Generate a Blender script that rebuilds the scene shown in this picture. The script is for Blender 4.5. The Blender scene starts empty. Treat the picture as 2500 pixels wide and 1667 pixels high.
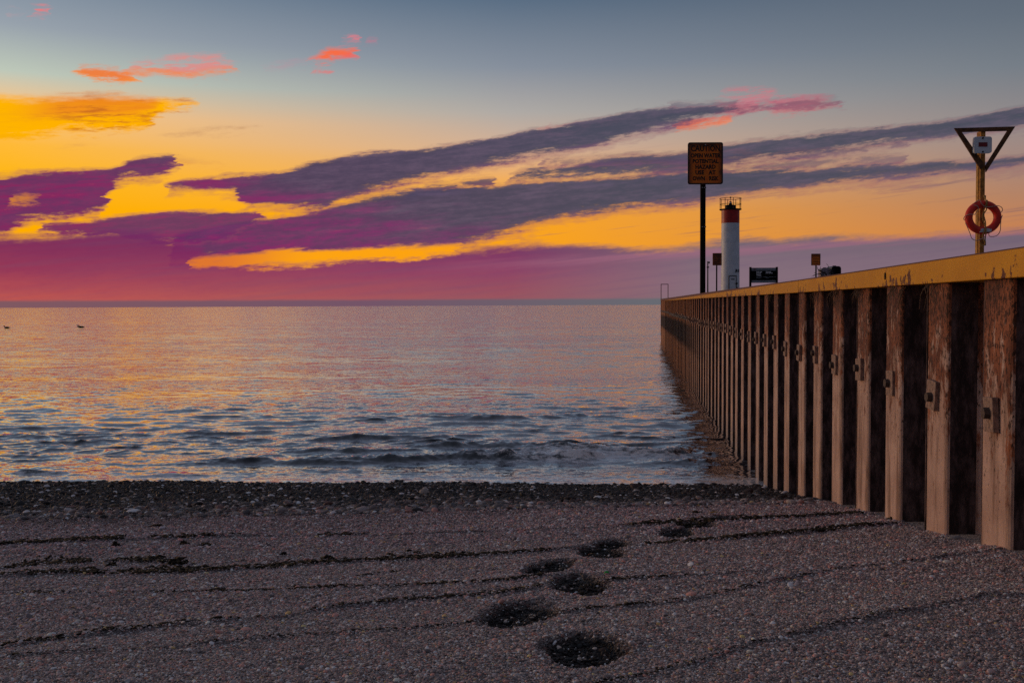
import bpy, bmesh, math, random
import numpy as np
from mathutils import Vector, Matrix, Euler, Quaternion

rng = np.random.default_rng(7)
random.seed(7)
scene = bpy.context.scene
COL = scene.collection
R = math.radians

# ------------------------------------------------------------------ camera
EYE = 3.5            # metres above the lake
F = 2400.0 / 2500.0  # focal length in picture widths
cam_data = bpy.data.cameras.new('camera')
cam_data.sensor_width = 36.0
cam_data.lens = 36.0 * F
cam_data.clip_start = 0.1
cam_data.clip_end = 60000
cam = bpy.data.objects.new('camera', cam_data)
COL.objects.link(cam)
PITCH, ROLL = 2.10, -0.27
CAMROT = Euler((R(90 - PITCH), 0, 0)).to_matrix() @ Matrix.Rotation(R(ROLL), 3, 'Z')
cam.matrix_world = Matrix.Translation((0, 0, EYE)) @ CAMROT.to_4x4()
scene.camera = cam
scene.view_settings.view_transform = 'Standard'
scene.view_settings.look = 'None'
scene.view_settings.exposure = 0.0
scene.view_settings.gamma = 1.0
scene.view_settings.use_curve_mapping = False
scene.render.engine = 'CYCLES'
scene.cycles.use_denoising = False
scene.cycles.max_bounces = 5
scene.cycles.diffuse_bounces = 3
scene.cycles.glossy_bounces = 3


def ray(px, py):
    v = CAMROT @ Vector(((px - 1250) / 2400.0, -(py - 833.5) / 2400.0, -1.0))
    return v.normalized()


def at(px, py, d):
    """world point on the sight line of a photo pixel at distance d along +Y"""
    v = ray(px, py)
    return Vector((0, 0, EYE)) + v * (d / v.y)


def azel(px, py):
    v = ray(px, py)
    return math.degrees(math.atan2(v.x, v.y)), math.degrees(math.asin(v.z))


def lin(c, s=1.0):
    return tuple(((v / 255 / 12.92) if v / 255 <= 0.04045 else ((v / 255 + 0.055) / 1.055) ** 2.4) * s for v in c[:3]) + (1.0,)


# ------------------------------------------------------------------ world (dusk sky with cloud streaks)
world = bpy.data.worlds.new('World')
scene.world = world
world.use_nodes = True
wt = world.node_tree
for n in list(wt.nodes):
    wt.nodes.remove(n)


class NG:
    def __init__(self, tree):
        self.t = tree

    def node(self, kind, **kw):
        n = self.t.nodes.new(kind)
        for k, v in kw.items():
            setattr(n, k, v)
        return n

    def put(self, sock, v):
        if isinstance(v, bpy.types.NodeSocket):
            self.t.links.new(v, sock)
        elif v is not None:
            sock.default_value = v

    def m(self, op, a, b=None, c=None, clamp=False):
        n = self.node('ShaderNodeMath', operation=op, use_clamp=clamp)
        self.put(n.inputs[0], a)
        if b is not None:
            self.put(n.inputs[1], b)
        if c is not None:
            self.put(n.inputs[2], c)
        return n.outputs[0]

    def mr(self, v, a, b, c=0.0, d=1.0, smooth=True):
        n = self.node('ShaderNodeMapRange', interpolation_type='SMOOTHSTEP' if smooth else 'LINEAR')
        self.put(n.inputs['Value'], v)
        self.put(n.inputs['From Min'], a)
        self.put(n.inputs['From Max'], b)
        self.put(n.inputs['To Min'], c)
        self.put(n.inputs['To Max'], d)
        return n.outputs[0]

    def xyz(self, x, y, z=0.0):
        n = self.node('ShaderNodeCombineXYZ')
        self.put(n.inputs[0], x)
        self.put(n.inputs[1], y)
        self.put(n.inputs[2], z)
        return n.outputs[0]

    def noise(self, vec, scale=1.0, detail=3.0, rough=0.5, dist=0.0):
        n = self.node('ShaderNodeTexNoise')
        self.put(n.inputs['Vector'], vec)
        n.inputs['Scale'].default_value = scale
        n.inputs['Detail'].default_value = detail
        n.inputs['Roughness'].default_value = rough
        n.inputs['Distortion'].default_value = dist
        return n.outputs['Fac']

    def mix(self, f, a, b, blend='MIX'):
        n = self.node('ShaderNodeMix', data_type='RGBA', blend_type=blend, clamp_factor=True)
        self.put(n.inputs[0], f)
        self.put(n.inputs[6], a)
        self.put(n.inputs[7], b)
        return n.outputs[2]

    def ramp(self, f, stops, interp='LINEAR'):
        n = self.node('ShaderNodeValToRGB')
        cr = n.color_ramp
        cr.interpolation = interp
        while len(cr.elements) > 1:
            cr.elements.remove(cr.elements[-1])
        cr.elements[0].position = stops[0][0]
        cr.elements[0].color = stops[0][1]
        for p, c in stops[1:]:
            e = cr.elements.new(p)
            e.color = c
        self.put(n.inputs[0], f)
        return n.outputs[0]

    def curve(self, x, pts):
        n = self.node('ShaderNodeFloatCurve')
        cv = n.mapping.curves[0]
        n.mapping.extend = 'HORIZONTAL'
        pts = sorted(pts)
        cv.points[0].location = pts[0]
        cv.points[1].location = pts[-1]
        for p in pts[1:-1]:
            cv.points.new(*p)
        for p in cv.points:
            p.handle_type = 'AUTO_CLAMPED'
        n.mapping.update()
        self.put(n.inputs['Value'], x)
        return n.outputs[0]


W = NG(wt)
tc = W.node('ShaderNodeTexCoord')
sep = W.node('ShaderNodeSeparateXYZ')
wt.links.new(tc.outputs['Generated'], sep.inputs[0])
dx, dy, dz = sep.outputs
AZ = W.m('MULTIPLY', W.m('ARCTAN2', dx, dy), 180 / math.pi)
EL = W.m('MULTIPLY', W.m('ARCSINE', dz), 180 / math.pi)
ELa = W.m('MAXIMUM', EL, 0.0)


def trio(f, L, M, Rr, az=AZ, aL=-27.0, aM=0.0, aR=27.0):
    a = W.ramp(f, L)
    b = W.ramp(f, M)
    c = W.ramp(f, Rr)
    ab = W.mix(W.mr(az, aL, aM, smooth=False), a, b)
    return W.mix(W.mr(az, aM, aR, smooth=False), ab, c)


def st(*a):
    return [(e / 40.0, lin(c)) for e, c in a]


elf = W.m('DIVIDE', ELa, 40.0)
base = trio(elf,
            st((0.0, (240, 150, 30)), (3.5, (255, 172, 0)), (6.5, (255, 182, 0)), (8.4, (255, 186, 55)), (10.2, (250, 196, 125)),
               (12.0, (190, 200, 185)), (14.3, (152, 162, 172)), (17.5, (112, 130, 150)), (26, (104, 114, 132)), (40, (94, 102, 120))),
            st((0.0, (235, 140, 45)), (3.5, (252, 165, 20)), (5.2, (252, 166, 26)), (7.2, (242, 174, 92)), (9.0, (212, 176, 148)),
               (11.0, (175, 170, 165)), (13.5, (134, 143, 156)), (17.2, (88, 108, 130)), (26, (98, 106, 124)), (40, (92, 98, 116))),
            st((0.0, (205, 130, 80)), (3.5, (200, 128, 78)), (5.5, (180, 130, 100)), (7.5, (162, 135, 125)), (9.5, (145, 138, 138)),
               (12.0, (118, 126, 135)), (14.5, (100, 111, 124)), (17.2, (86, 98, 114)), (26, (92, 98, 114)), (40, (90, 96, 112))))

# warped coordinates for ragged, streaky edges
SL = W.m('SUBTRACT', EL, W.m('MULTIPLY', AZ, 0.11))
n_a = W.noise(W.xyz(W.m('MULTIPLY', AZ, 0.22), W.m('MULTIPLY', SL, 1.5)), 1.0, 6.0, 0.62)
n_b = W.noise(W.xyz(W.m('MULTIPLY', AZ, 0.5), W.m('MULTIPLY', SL, 2.6), 7.3), 1.0, 5.0, 0.65)
n_c = W.noise(W.xyz(W.m('MULTIPLY', AZ, 0.12), W.m('MULTIPLY', SL, 3.4), 3.1), 1.0, 5.0, 0.6)
na = W.m('SUBTRACT', n_a, 0.5)
nb = W.m('SUBTRACT', n_b, 0.5)
nc = W.m('SUBTRACT', n_c, 0.5)
n_d = W.noise(W.xyz(W.m('MULTIPLY', AZ, 0.55), W.m('MULTIPLY', SL, 6.0), 2.2), 1.0, 5.0, 0.7)
nd = W.m('SUBTRACT', n_d, 0.5)
EW = W.m('ADD', EL, W.m('ADD', W.m('MULTIPLY', na, 0.70), W.m('ADD', W.m('MULTIPLY', nb, 0.35), W.m('MULTIPLY', nd, 0.15))))
AW = W.m('ADD', AZ, W.m('MULTIPLY', nb, 2.2))
XN = W.m('DIVIDE', W.m('ADD', AW, 30.0), 60.0)
SL2 = W.m('SUBTRACT', EL, W.m('MULTIPLY', AZ, 0.075))
WISP = W.m('ADD', W.m('SUBTRACT', W.noise(W.xyz(W.m('MULTIPLY', AZ, 0.26), W.m('MULTIPLY', SL2, 1.9), 11.0), 1.0, 8.0, 0.62), 0.5),
           W.m('MULTIPLY', W.m('SUBTRACT', W.noise(W.xyz(W.m('MULTIPLY', AZ, 1.5), W.m('MULTIPLY', SL2, 4.6), 5.0), 1.0, 6.0, 0.65), 0.5), 0.55))

S = 2500.0 / 2352.0


def cpts(pts):
    out = []
    for x, y in pts:
        a, e = azel(x * S, y * S)
        out.append(((a + 30) / 60, (e + 2) / 22))
    return out


def cloud(top, bot, sT=0.25, sB=0.35, closeL=True, closeR=True, ew=EW, grow=0.0):
    grow = grow + 0.10
    tp, bt = cpts(top), cpts(bot)
    if closeL:
        tp = [(max(0, tp[0][0] - 0.008), bt[0][1] - 0.06)] + tp
        if tp[0][0] > 0.002:
            tp = [(0.0, bt[0][1] - 0.06)] + tp
    if closeR:
        tp = tp + [(min(1, tp[-1][0] + 0.008), bt[-1][1] - 0.06)]
        if tp[-1][0] < 0.998:
            tp = tp + [(1.0, bt[-1][1] - 0.06)]
    tp = [(x, max(0.0, y)) for x, y in tp]
    T = W.m('SUBTRACT', W.m('MULTIPLY', W.curve(XN, tp), 22.0), 2.0 - grow - 0.05)
    B = W.m('SUBTRACT', W.m('MULTIPLY', W.curve(XN, bt), 22.0), 2.0 + grow + min(0.22, 0.5 * sB))
    up = W.m('SUBTRACT', ew, B)
    dn = W.m('SUBTRACT', T, ew)
    # ragged lower side, smoother upper side
    e1 = W.m('ADD', dn, W.m('MULTIPLY', WISP, 0.65))
    e2 = W.m('ADD', up, W.m('MULTIPLY', WISP, 1.6))
    mT = W.mr(e1, -0.06, sT * 1.5)
    mB = W.mr(e2, -0.12, sB * 1.7)
    return W.m('MULTIPLY', mT, mB), up


# slate above, magenta below and to the left
E0 = W.m('ADD', W.mr(AZ, -27, -6, 10.8, 5.4, smooth=False), W.mr(AZ, -6, 14, 0, -2.4, smooth=False))
MF = W.mr(W.m('SUBTRACT', W.m('ADD', E0, W.m('MULTIPLY', na, 4.0)), EL), -0.6, 2.2)
slate = W.ramp(W.mr(AZ, -27, 27, smooth=False), [(0.0, lin((84, 50, 96))), (0.3, lin((72, 62, 90))), (0.6, lin((70, 72, 90))), (1.0, lin((72, 75, 90)))])
magen = W.ramp(W.mr(AZ, -27, 27, smooth=False), [(0.0, lin((132, 24, 92))), (0.35, lin((128, 42, 104))), (0.6, lin((118, 66, 108))), (1.0, lin((122, 92, 112)))])
TV = W.m('ADD', W.m('ADD', W.m('MULTIPLY', nd, 0.4), 0.5), W.m('MULTIPLY', WISP, 0.9))
slate = W.mix(W.mr(TV, 0.35, 0.75), slate, W.mix(0.20, slate, lin((150, 118, 145))))
magen = W.mix(W.mr(TV, 0.3, 0.66), W.mix(0.35, magen, lin((92, 34, 98))), magen)
magen = W.mix(W.m('MULTIPLY', W.mr(TV, 0.60, 0.85), 0.6), magen, lin((186, 84, 96)))


def body(up, edge=0.7):
    e = W.m('MULTIPLY', W.mr(up, 0.05, edge, 1.0, 0.0), 0.85)
    f = W.m('MAXIMUM', W.m('MULTIPLY', MF, W.mr(W.m('ADD', TV, W.m('MULTIPLY', na, 0.8)), 0.36, 0.70, 0.42, 0.95)), e)
    return W.mix(f, slate, magen)


sky = base
# faint stretched veils everywhere low in the sky
veil = W.m('MULTIPLY', W.mr(n_c, 0.56, 0.74), W.mr(EL, 10.0, 5.5, 0.0, 0.55))
sky = W.mix(W.m('MULTIPLY', veil, W.mr(AZ, -12, 6)), sky, W.mix(0.5, magen, slate))

# golden cloud, upper left
m5, u5 = cloud([(0, 218), (90, 222), (150, 220), (300, 218), (365, 224), (450, 230)],
               [(0, 312), (100, 310), (150, 302), (250, 294), (330, 290), (348, 282), (368, 258), (450, 236)], 0.35, 0.2, closeL=False)
gold = W.mix(W.mr(W.m('ADD', u5, W.m('MULTIPLY', na, 1.6)), 0.55, 1.5), lin((255, 176, 0)), lin((238, 138, 28)))
gold = W.mix(W.mr(AZ, -27.5, -23.5, 1.0, 0.0), gold, lin((255, 180, 0)))
gold = W.mix(W.m('MULTIPLY', W.mr(W.m('ADD', n_d, W.m('MULTIPLY', WISP, 0.7)), 0.46, 0.70), W.mr(AZ, -26.5, -23.0, 0.1, 0.8)), gold, lin((196, 104, 34)))
sky = W.mix(m5, sky, gold)

# pink-orange flecks
def fleck(top, bot, c1, c2, op=0.9, s=0.3, grow=0.0):
    global sky
    mm, uu = cloud(top, bot, s, s * 1.2, grow=grow - 0.10)
    cc = W.mix(W.mr(uu, 0.1, 0.7), lin(c1), lin(c2))
    sky = W.mix(W.m('MULTIPLY', mm, W.m('MULTIPLY', W.mr(W.m('ADD', W.m('SUBTRACT', n_b, 0.45), WISP), -0.16, 0.10, 0.12, 1.0), op)), sky, cc)


fleck([(180, 146), (230, 150), (275, 158), (318, 172)], [(180, 158), (215, 186), (270, 196), (318, 182)], (248, 140, 40), (240, 122, 50), 0.95, grow=0.05)
fleck([(290, 150), (380, 133), (450, 124), (540, 142)], [(290, 160), (370, 164), (420, 176), (490, 170), (540, 160)], (245, 130, 60), (222, 140, 135), 0.9, grow=0.05)
fleck([(708, 142), (745, 118), (765, 108), (820, 114)], [(708, 156), (745, 156), (770, 140), (820, 128)], (240, 100, 95), (250, 106, 60), 0.95, grow=0.08)
fleck([(600, 150), (700, 132), (740, 126)], [(600, 160), (700, 148), (740, 144)], (190, 140, 155), (185, 140, 155), 0.45)
fleck([(788, 84), (822, 82)], [(788, 94), (822, 91)], (232, 120, 130), (232, 120, 130), 0.9, grow=0.12)
fleck([(845, 90), (866, 90)], [(845, 98), (866, 97)], (190, 120, 140), (190, 120, 140), 0.7, grow=0.05)
fleck([(72, 17), (102, 16)], [(72, 26), (102, 25)], (238, 120, 120), (238, 120, 120), 0.95, grow=0.1)
fleck([(10, 18), (40, 16)], [(10, 27), (40, 25)], (205, 150, 155), (205, 150, 155), 0.6)
fleck([(365, 299), (480, 291), (520, 285), (600, 294)], [(365, 307), (480, 305), (600, 303)], (200, 150, 105), (170, 125, 95), 0.7, 0.3, -0.05)
fleck([(130, 328), (180, 324), (235, 328)], [(130, 333), (235, 332)], (225, 160, 80), (215, 150, 75), 0.6, 0.25, -0.03)
fleck([(380, 352), (450, 364), (520, 368)], [(380, 366), (450, 384), (520, 384)], (225, 150, 70), (210, 150, 90), 0.5, 0.3)
fleck([(1655, 206), (1720, 200), (1790, 212)], [(1655, 216), (1720, 222), (1790, 224)], (205, 120, 130), (200, 120, 130), 0.85, grow=0.05)
fleck([(1640, 244), (1720, 228), (1800, 224), (1925, 232)], [(1640, 262), (1720, 262), (1800, 256), (1925, 238)], (228, 116, 116), (205, 115, 130), 0.9, grow=0.05)
fleck([(1240, 292), (1290, 286), (1350, 282), (1420, 276)], [(1240, 302), (1290, 300), (1350, 296), (1420, 286)], (240, 130, 110), (210, 140, 140), 0.8, 0.2)
fleck([(1560, 276), (1600, 266), (1680, 262)], [(1560, 292), (1600, 288), (1680, 280)], (246, 128, 78), (235, 120, 95), 0.95, 0.25, 0.05)

# dark streaks
def streak(top, bot, op=0.97, sT=0.22, sB=0.4, edge=0.7, grow=0.0, **kw):
    global sky
    grow = grow + 0.04
    mm, uu = cloud(top, bot, sT, sB, grow=grow, **kw)
        # thin parts glow warm where the sunset shines through them
    thin = W.m('MULTIPLY', W.mr(mm, 0.05, 0.5), W.mr(mm, 0.5, 0.95, 1.0, 0.0))
    cc = W.mix(W.m('MULTIPLY', thin, 0.55), body(uu, edge), W.mix(0.5, sky, lin((176, 88, 96))))
    sky = W.mix(W.m('MULTIPLY', mm, op), sky, cc)


streak([(1540, 243), (1610, 236), (1690, 238)], [(1540, 248), (1610, 244), (1690, 243)], 0.5, 0.2, 0.2, grow=0.04)
streak([(1700, 252), (1800, 238), (1860, 232), (1925, 232)], [(1700, 258), (1800, 248), (1860, 244), (1925, 238)], 0.65, 0.25, 0.25, grow=0.02)
streak([(385, 431), (500, 405), (640, 398), (740, 372), (860, 355), (1000, 341), (1140, 320), (1250, 296), (1400, 272), (1550, 250), (1640, 246), (1720, 244)],
       [(385, 437), (480, 437), (540, 442), (570, 476), (640, 476), (740, 484), (765, 470), (860, 440), (950, 415), (1060, 396), (1200, 366), (1400, 332), (1500, 302), (1600, 276), (1720, 252)],
       0.98, 0.2, 0.45, 0.8)
streak([(1170, 404), (1300, 384), (1400, 364), (1550, 352), (1700, 330), (1900, 306), (2100, 288), (2250, 266), (2352, 248)],
       [(1170, 412), (1300, 408), (1400, 402), (1600, 390), (1800, 366), (2000, 334), (2200, 312), (2352, 290)], 0.97, 0.22, 0.4, 0.5, closeR=False)
streak([(1240, 368), (1400, 360), (1600, 352), (1800, 348), (2080, 326)], [(1240, 376), (1400, 376), (1600, 372), (1800, 366), (2080, 336)], 0.6, 0.3, 0.3)
streak([(1500, 392), (1700, 380), (1900, 364), (2080, 356)], [(1500, 400), (1700, 394), (1900, 380), (2080, 364)], 0.6, 0.3, 0.3)
streak([(1330, 410), (1500, 402), (1700, 392)], [(1330, 420), (1500, 416), (1700, 404)], 0.55, 0.3, 0.3)
streak([(930, 446), (1040, 424), (1140, 412)], [(930, 456), (1040, 440), (1140, 424)], 0.9, 0.2, 0.25)
streak([(400, 545), (540, 516), (640, 500), (740, 484), (830, 460), (930, 440), (1100, 428), (1300, 416), (1500, 404), (1700, 392), (1900, 388), (2100, 376), (2352, 358)],
       [(400, 610), (600, 602), (800, 596), (950, 585), (1060, 566), (1150, 543), (1250, 514), (1400, 492), (1600, 466), (1800, 440), (2000, 420), (2200, 400), (2352, 386)],
       0.98, 0.25, 0.5, 0.9, closeR=False)
streak([(90, 518), (200, 508), (330, 497), (440, 488), (600, 488)], [(90, 530), (200, 540), (330, 550), (450, 556), (600, 502)], 0.96, 0.22, 0.3)
streak([(0, 404), (100, 393), (200, 390), (255, 388), (300, 366), (345, 359), (400, 360)],
       [(0, 540), (60, 508), (130, 500), (200, 492), (235, 480), (242, 448), (270, 420), (300, 410), (345, 410), (400, 378)],
       0.98, 0.25, 0.35, 1.1, closeL=False)
# small hole with gold light in the left cloud
mh, uh = cloud([(20, 452), (60, 450), (95, 454)], [(20, 460), (60, 462), (95, 460)], 0.2, 0.2)
sky = W.mix(W.m('MULTIPLY', mh, 0.75), sky, lin((225, 140, 40)))

# low deck above the horizon
dm, du = cloud([(0, 540), (100, 538), (220, 530), (330, 530), (430, 560), (520, 594), (640, 597), (760, 591), (860, 584), (1000, 576), (1150, 562), (1300, 558), (1500, 568),
                (1600, 562), (1720, 545), (1790, 548), (1900, 540), (2050, 544), (2200, 530), (2352, 524)],
               [(0, 900), (2352, 900)], 0.4, 0.3, closeL=False, closeR=False)
deck = trio(W.m('DIVIDE', W.m('MAXIMUM', W.m('ADD', ELa, W.m('MULTIPLY', WISP, 0.9)), 0.0), 5.0),
            [(0.06, lin((190, 84, 80))), (0.2, lin((172, 70, 84))), (0.4, lin((146, 50, 88))), (0.65, lin((124, 36, 90))), (0.95, lin((108, 44, 98)))],
            [(0.06, lin((150, 84, 96))), (0.2, lin((146, 76, 98))), (0.4, lin((138, 64, 102))), (0.6, lin((118, 48, 100))), (0.95, lin((108, 62, 104)))],
            [(0.06, lin((124, 108, 120))), (0.25, lin((128, 108, 122))), (0.5, lin((122, 104, 120))), (0.7, lin((110, 98, 114))), (0.95, lin((108, 96, 112)))], aR=11.0)
pinkb = W.m('MULTIPLY', W.mr(W.m('ABSOLUTE', W.m('SUBTRACT', W.m('ADD', EL, W.m('MULTIPLY', nc, 0.9)), W.m('ADD', W.m('MULTIPLY', AZ, 0.05), 2.4))), 0.0, 0.4, 1.0, 0.0), W.mr(AZ, -8, 8, 0.0, 0.5))
deck = W.mix(pinkb, deck, lin((165, 105, 130)))
deck = W.mix(W.mr(n_c, 0.4, 0.75, 0.0, 0.35), deck, W.mix(0.5, deck, lin((95, 75, 110))))
sky = W.mix(W.m('MULTIPLY', dm, 0.97), sky, deck)
# glowing slit
sm, su = cloud([(440, 596), (560, 586), (640, 578), (800, 574), (920, 569), (1050, 566)], [(440, 603), (560, 607), (640, 607), (800, 598), (950, 588), (1050, 576)], 0.2, 0.22, grow=0.02)
sky = W.mix(W.m('MULTIPLY', sm, 0.97), sky, W.mix(W.mr(AZ, -17, -11), lin((225, 120, 45)), lin((255, 165, 10))))
# smoky bank on the horizon
hb = W.mr(W.m('ADD', EL, W.m('MULTIPLY', nb, 0.10)), 0.26, 0.46, 0.92, 0.0)
sky = W.mix(hb, sky, W.ramp(W.mr(AZ, -27, 10, smooth=False), [(0.0, lin((120, 88, 98))), (0.5, lin((110, 84, 104))), (1.0, lin((98, 106, 112)))]))

# the night side behind the camera and off to the sides
off = W.mr(W.m('ABSOLUTE', W.m('ADD', AZ, 25.0)), 55.0, 130.0)
dusk = W.ramp(elf, [(0.0, lin((58, 56, 72))), (0.15, lin((70, 68, 84))), (0.5, lin((76, 80, 98))), (1.0, lin((88, 94, 110)))])
sky = W.mix(off, sky, dusk)
sky = W.mix(W.mr(EL, 40, 75), sky, lin((94, 100, 116)))

bg = W.node('ShaderNodeBackground')
wt.links.new(sky, bg.inputs['Color'])
bg.inputs['Strength'].default_value = 1.0
wo = W.node('ShaderNodeOutputWorld')
wt.links.new(bg.outputs[0], wo.inputs['Surface'])

# ------------------------------------------------------------------ sun: afterglow low on the left
SUN_AZ, SUN_EL = -58.0, 5.0
sun_d = bpy.data.lights.new('sun', 'SUN')
sun_d.energy = 0.75
sun_d.angle = R(14)
sun_d.color = (1.0, 0.62, 0.36)
sun = bpy.data.objects.new('sun', sun_d)
COL.objects.link(sun)
sd = Vector((math.sin(R(SUN_AZ)) * math.cos(R(SUN_EL)), math.cos(R(SUN_AZ)) * math.cos(R(SUN_EL)), math.sin(R(SUN_EL))))
sun.rotation_euler = sd.to_track_quat('Z', 'Y').to_euler()
sun.location = (-20, 10, 20)

# ------------------------------------------------------------------ helpers
def link(o, parent=None):
    COL.objects.link(o)
    if parent is not None:
        o.parent = parent
    return o


def tag(o, label=None, cat=None, group=None, kind=None):
    if label: o['label'] = label
    if cat: o['category'] = cat
    if group: o['group'] = group
    if kind: o['kind'] = kind
    return o


def thing(name, label, cat, loc=(0, 0, 0), rz=0.0, group=None):
    o = bpy.data.objects.new(name, None)
    o.empty_display_size = 0.2
    o.location = loc
    o.rotation_euler = (0, 0, rz)
    link(o)
    return tag(o, label, cat, group)


class MB:
    def __init__(self):
        self.b = bmesh.new()

    def box(self, cx, cy, cz, sx, sy, sz, rot=None, bev=0.0):
        mt = Matrix.Translation((cx, cy, cz))
        if rot is not None:
            mt = mt @ rot.to_4x4()
        r = bmesh.ops.create_cube(self.b, size=1.0, matrix=mt @ Matrix.Diagonal((sx, sy, sz, 1)))
        if bev > 0:
            es = list({e for v in r['verts'] for e in v.link_edges})
            bmesh.ops.bevel(self.b, geom=es, offset=bev, segments=2, affect='EDGES', profile=0.5)
        return self

    def tube(self, pts, rad, n=8, closed=False, cap=True):
        pts = [Vector(p) for p in pts]
        rads = rad if isinstance(rad, (list, tuple)) else [rad] * len(pts)
        rings = []
        N = len(pts)
        prev = None
        for i, p in enumerate(pts):
            if closed:
                t = pts[(i + 1) % N] - pts[i - 1]
            else:
                t = pts[min(i + 1, N - 1)] - pts[max(i - 1, 0)]
            t.normalize()
            if prev is None:
                a = Vector((0, 0, 1)) if abs(t.z) < 0.9 else Vector((1, 0, 0))
                u = t.cross(a).normalized()
            else:
                u = (prev - t * prev.dot(t)).normalized()
            prev = u
            v = t.cross(u)
            rr = rads[i]
            if not isinstance(rr, tuple):
                rr = (rr, rr)
            rings.append([self.b.verts.new(p + u * math.cos(2 * math.pi * k / n) * rr[0] + v * math.sin(2 * math.pi * k / n) * rr[1]) for k in range(n)])
        for i in range(N if closed else N - 1):
            A, B = rings[i], rings[(i + 1) % N]
            for k in range(n):
                self.b.faces.new((A[k], A[(k + 1) % n], B[(k + 1) % n], B[k]))
        if cap and not closed:
            self.b.faces.new(list(reversed(rings[0])))
            self.b.faces.new(rings[-1])
        return self

    def lathe(self, prof, n=32, c=(0, 0, 0)):
        rings = [[self.b.verts.new((c[0] + r * math.cos(2 * math.pi * k / n), c[1] + r * math.sin(2 * math.pi * k / n), c[2] + z)) for k in range(n)] for r, z in prof]
        for A, B in zip(rings, rings[1:]):
            for k in range(n):
                self.b.faces.new((A[k], A[(k + 1) % n], B[(k + 1) % n], B[k]))
        self.b.faces.new(list(reversed(rings[0])))
        self.b.faces.new(rings[-1])
        return self

    def prism(self, outline, y0, y1):
        """outline in x,z; extruded along y"""
        a = [self.b.verts.new((x, y0, z)) for x, z in outline]
        b = [self.b.verts.new((x, y1, z)) for x, z in outline]
        n = len(outline)
        for k in range(n):
            self.b.faces.new((a[k], a[(k + 1) % n], b[(k + 1) % n], b[k]))
        self.b.faces.new(list(reversed(a)))
        self.b.faces.new(b)
        return self

    def build(self, name, mat, parent=None, smooth=False, loc=None):
        bmesh.ops.recalc_face_normals(self.b, faces=self.b.faces)
        me = bpy.data.meshes.new(name)
        self.b.to_mesh(me)
        self.b.free()
        for mm in (mat if isinstance(mat, (list, tuple)) else [mat]):
            me.materials.append(mm)
        if smooth:
            for p in me.polygons:
                p.use_smooth = True
            try:
                me.set_sharp_from_angle(angle=R(40))
            except Exception:
                pass
        o = bpy.data.objects.new(name, me)
        if loc is not None:
            o.location = loc
        return link(o, parent)


def rrect(x0, x1, z0, z1, r, n=5):
    out = []
    for cx, cz, a0 in ((x1 - r, z1 - r, 0), (x0 + r, z1 - r, 90), (x0 + r, z0 + r, 180), (x1 - r, z0 + r, 270)):
        for k in range(n + 1):
            a = R(a0 + 90 * k / n)
            out.append((cx + r * math.cos(a), cz + r * math.sin(a)))
    return out


def ring_prism(outer, inner, y0, y1):
    mb = MB()
    b = mb.b
    O0 = [b.verts.new((x, y0, z)) for x, z in outer]
    O1 = [b.verts.new((x, y1, z)) for x, z in outer]
    I0 = [b.verts.new((x, y0, z)) for x, z in inner]
    I1 = [b.verts.new((x, y1, z)) for x, z in inner]
    n = len(outer)
    for k in range(n):
        j = (k + 1) % n
        b.faces.new((O0[k], O0[j], O1[j], O1[k]))
        b.faces.new((I0[k], I1[k], I1[j], I0[j]))
        b.faces.new((O0[k], I0[k], I0[j], O0[j]))
        b.faces.new((O1[k], O1[j], I1[j], I1[k]))
    return mb


def text(body_s, size, mat, parent, loc, name='lettering', bold=0.0, width=None, align='CENTER'):
    cu = bpy.data.curves.new(name, 'FONT')
    cu.body = body_s
    cu.size = size
    cu.align_x = align
    cu.align_y = 'CENTER'
    cu.extrude = 0.0015
    cu.offset = bold
    cu.resolution_u = 2
    tmp = bpy.data.objects.new('tmp', cu)
    COL.objects.link(tmp)
    dg = bpy.context.evaluated_depsgraph_get()
    me = bpy.data.meshes.new_from_object(tmp.evaluated_get(dg))
    bpy.data.objects.remove(tmp)
    bpy.data.curves.remove(cu)
    co = np.empty(len(me.vertices) * 3, dtype=np.float32)
    me.vertices.foreach_get('co', co)
    co = co.reshape(-1, 3)
    w = co[:, 0].max() - co[:, 0].min()
    sx = 1.0 if width is None else width / w
    out = np.stack([co[:, 0] * sx, -co[:, 2], co[:, 1]], 1)
    me.vertices.foreach_set('co', out.astype(np.float32).ravel())
    me.name = name
    me.materials.clear()
    me.materials.append(mat)
    o = bpy.data.objects.new(name, me)
    o.location = loc
    return link(o, parent)


def grid_mesh(name, X, Y, Z, mat, smooth=True):
    ny, nx = X.shape
    co = np.stack([X, Y, Z], -1).reshape(-1, 3).astype(np.float32)
    idx = np.arange(ny * nx).reshape(ny, nx)
    q = np.stack([idx[:-1, :-1], idx[:-1, 1:], idx[1:, 1:], idx[1:, :-1]], -1).reshape(-1, 4)
    me = bpy.data.meshes.new(name)
    me.vertices.add(len(co))
    me.vertices.foreach_set('co', co.ravel())
    me.loops.add(q.size)
    me.loops.foreach_set('vertex_index', q.ravel().astype(np.int32))
    me.polygons.add(len(q))
    me.polygons.foreach_set('loop_start', np.arange(0, q.size, 4, dtype=np.int32))
    me.polygons.foreach_set('use_smooth', np.full(len(q), smooth))
    me.update(calc_edges=True)
    me.materials.append(mat)
    o = bpy.data.objects.new(name, me)
    return link(o)


# value noise on a lattice, vectorised
_perm = rng.random((256, 256))


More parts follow.
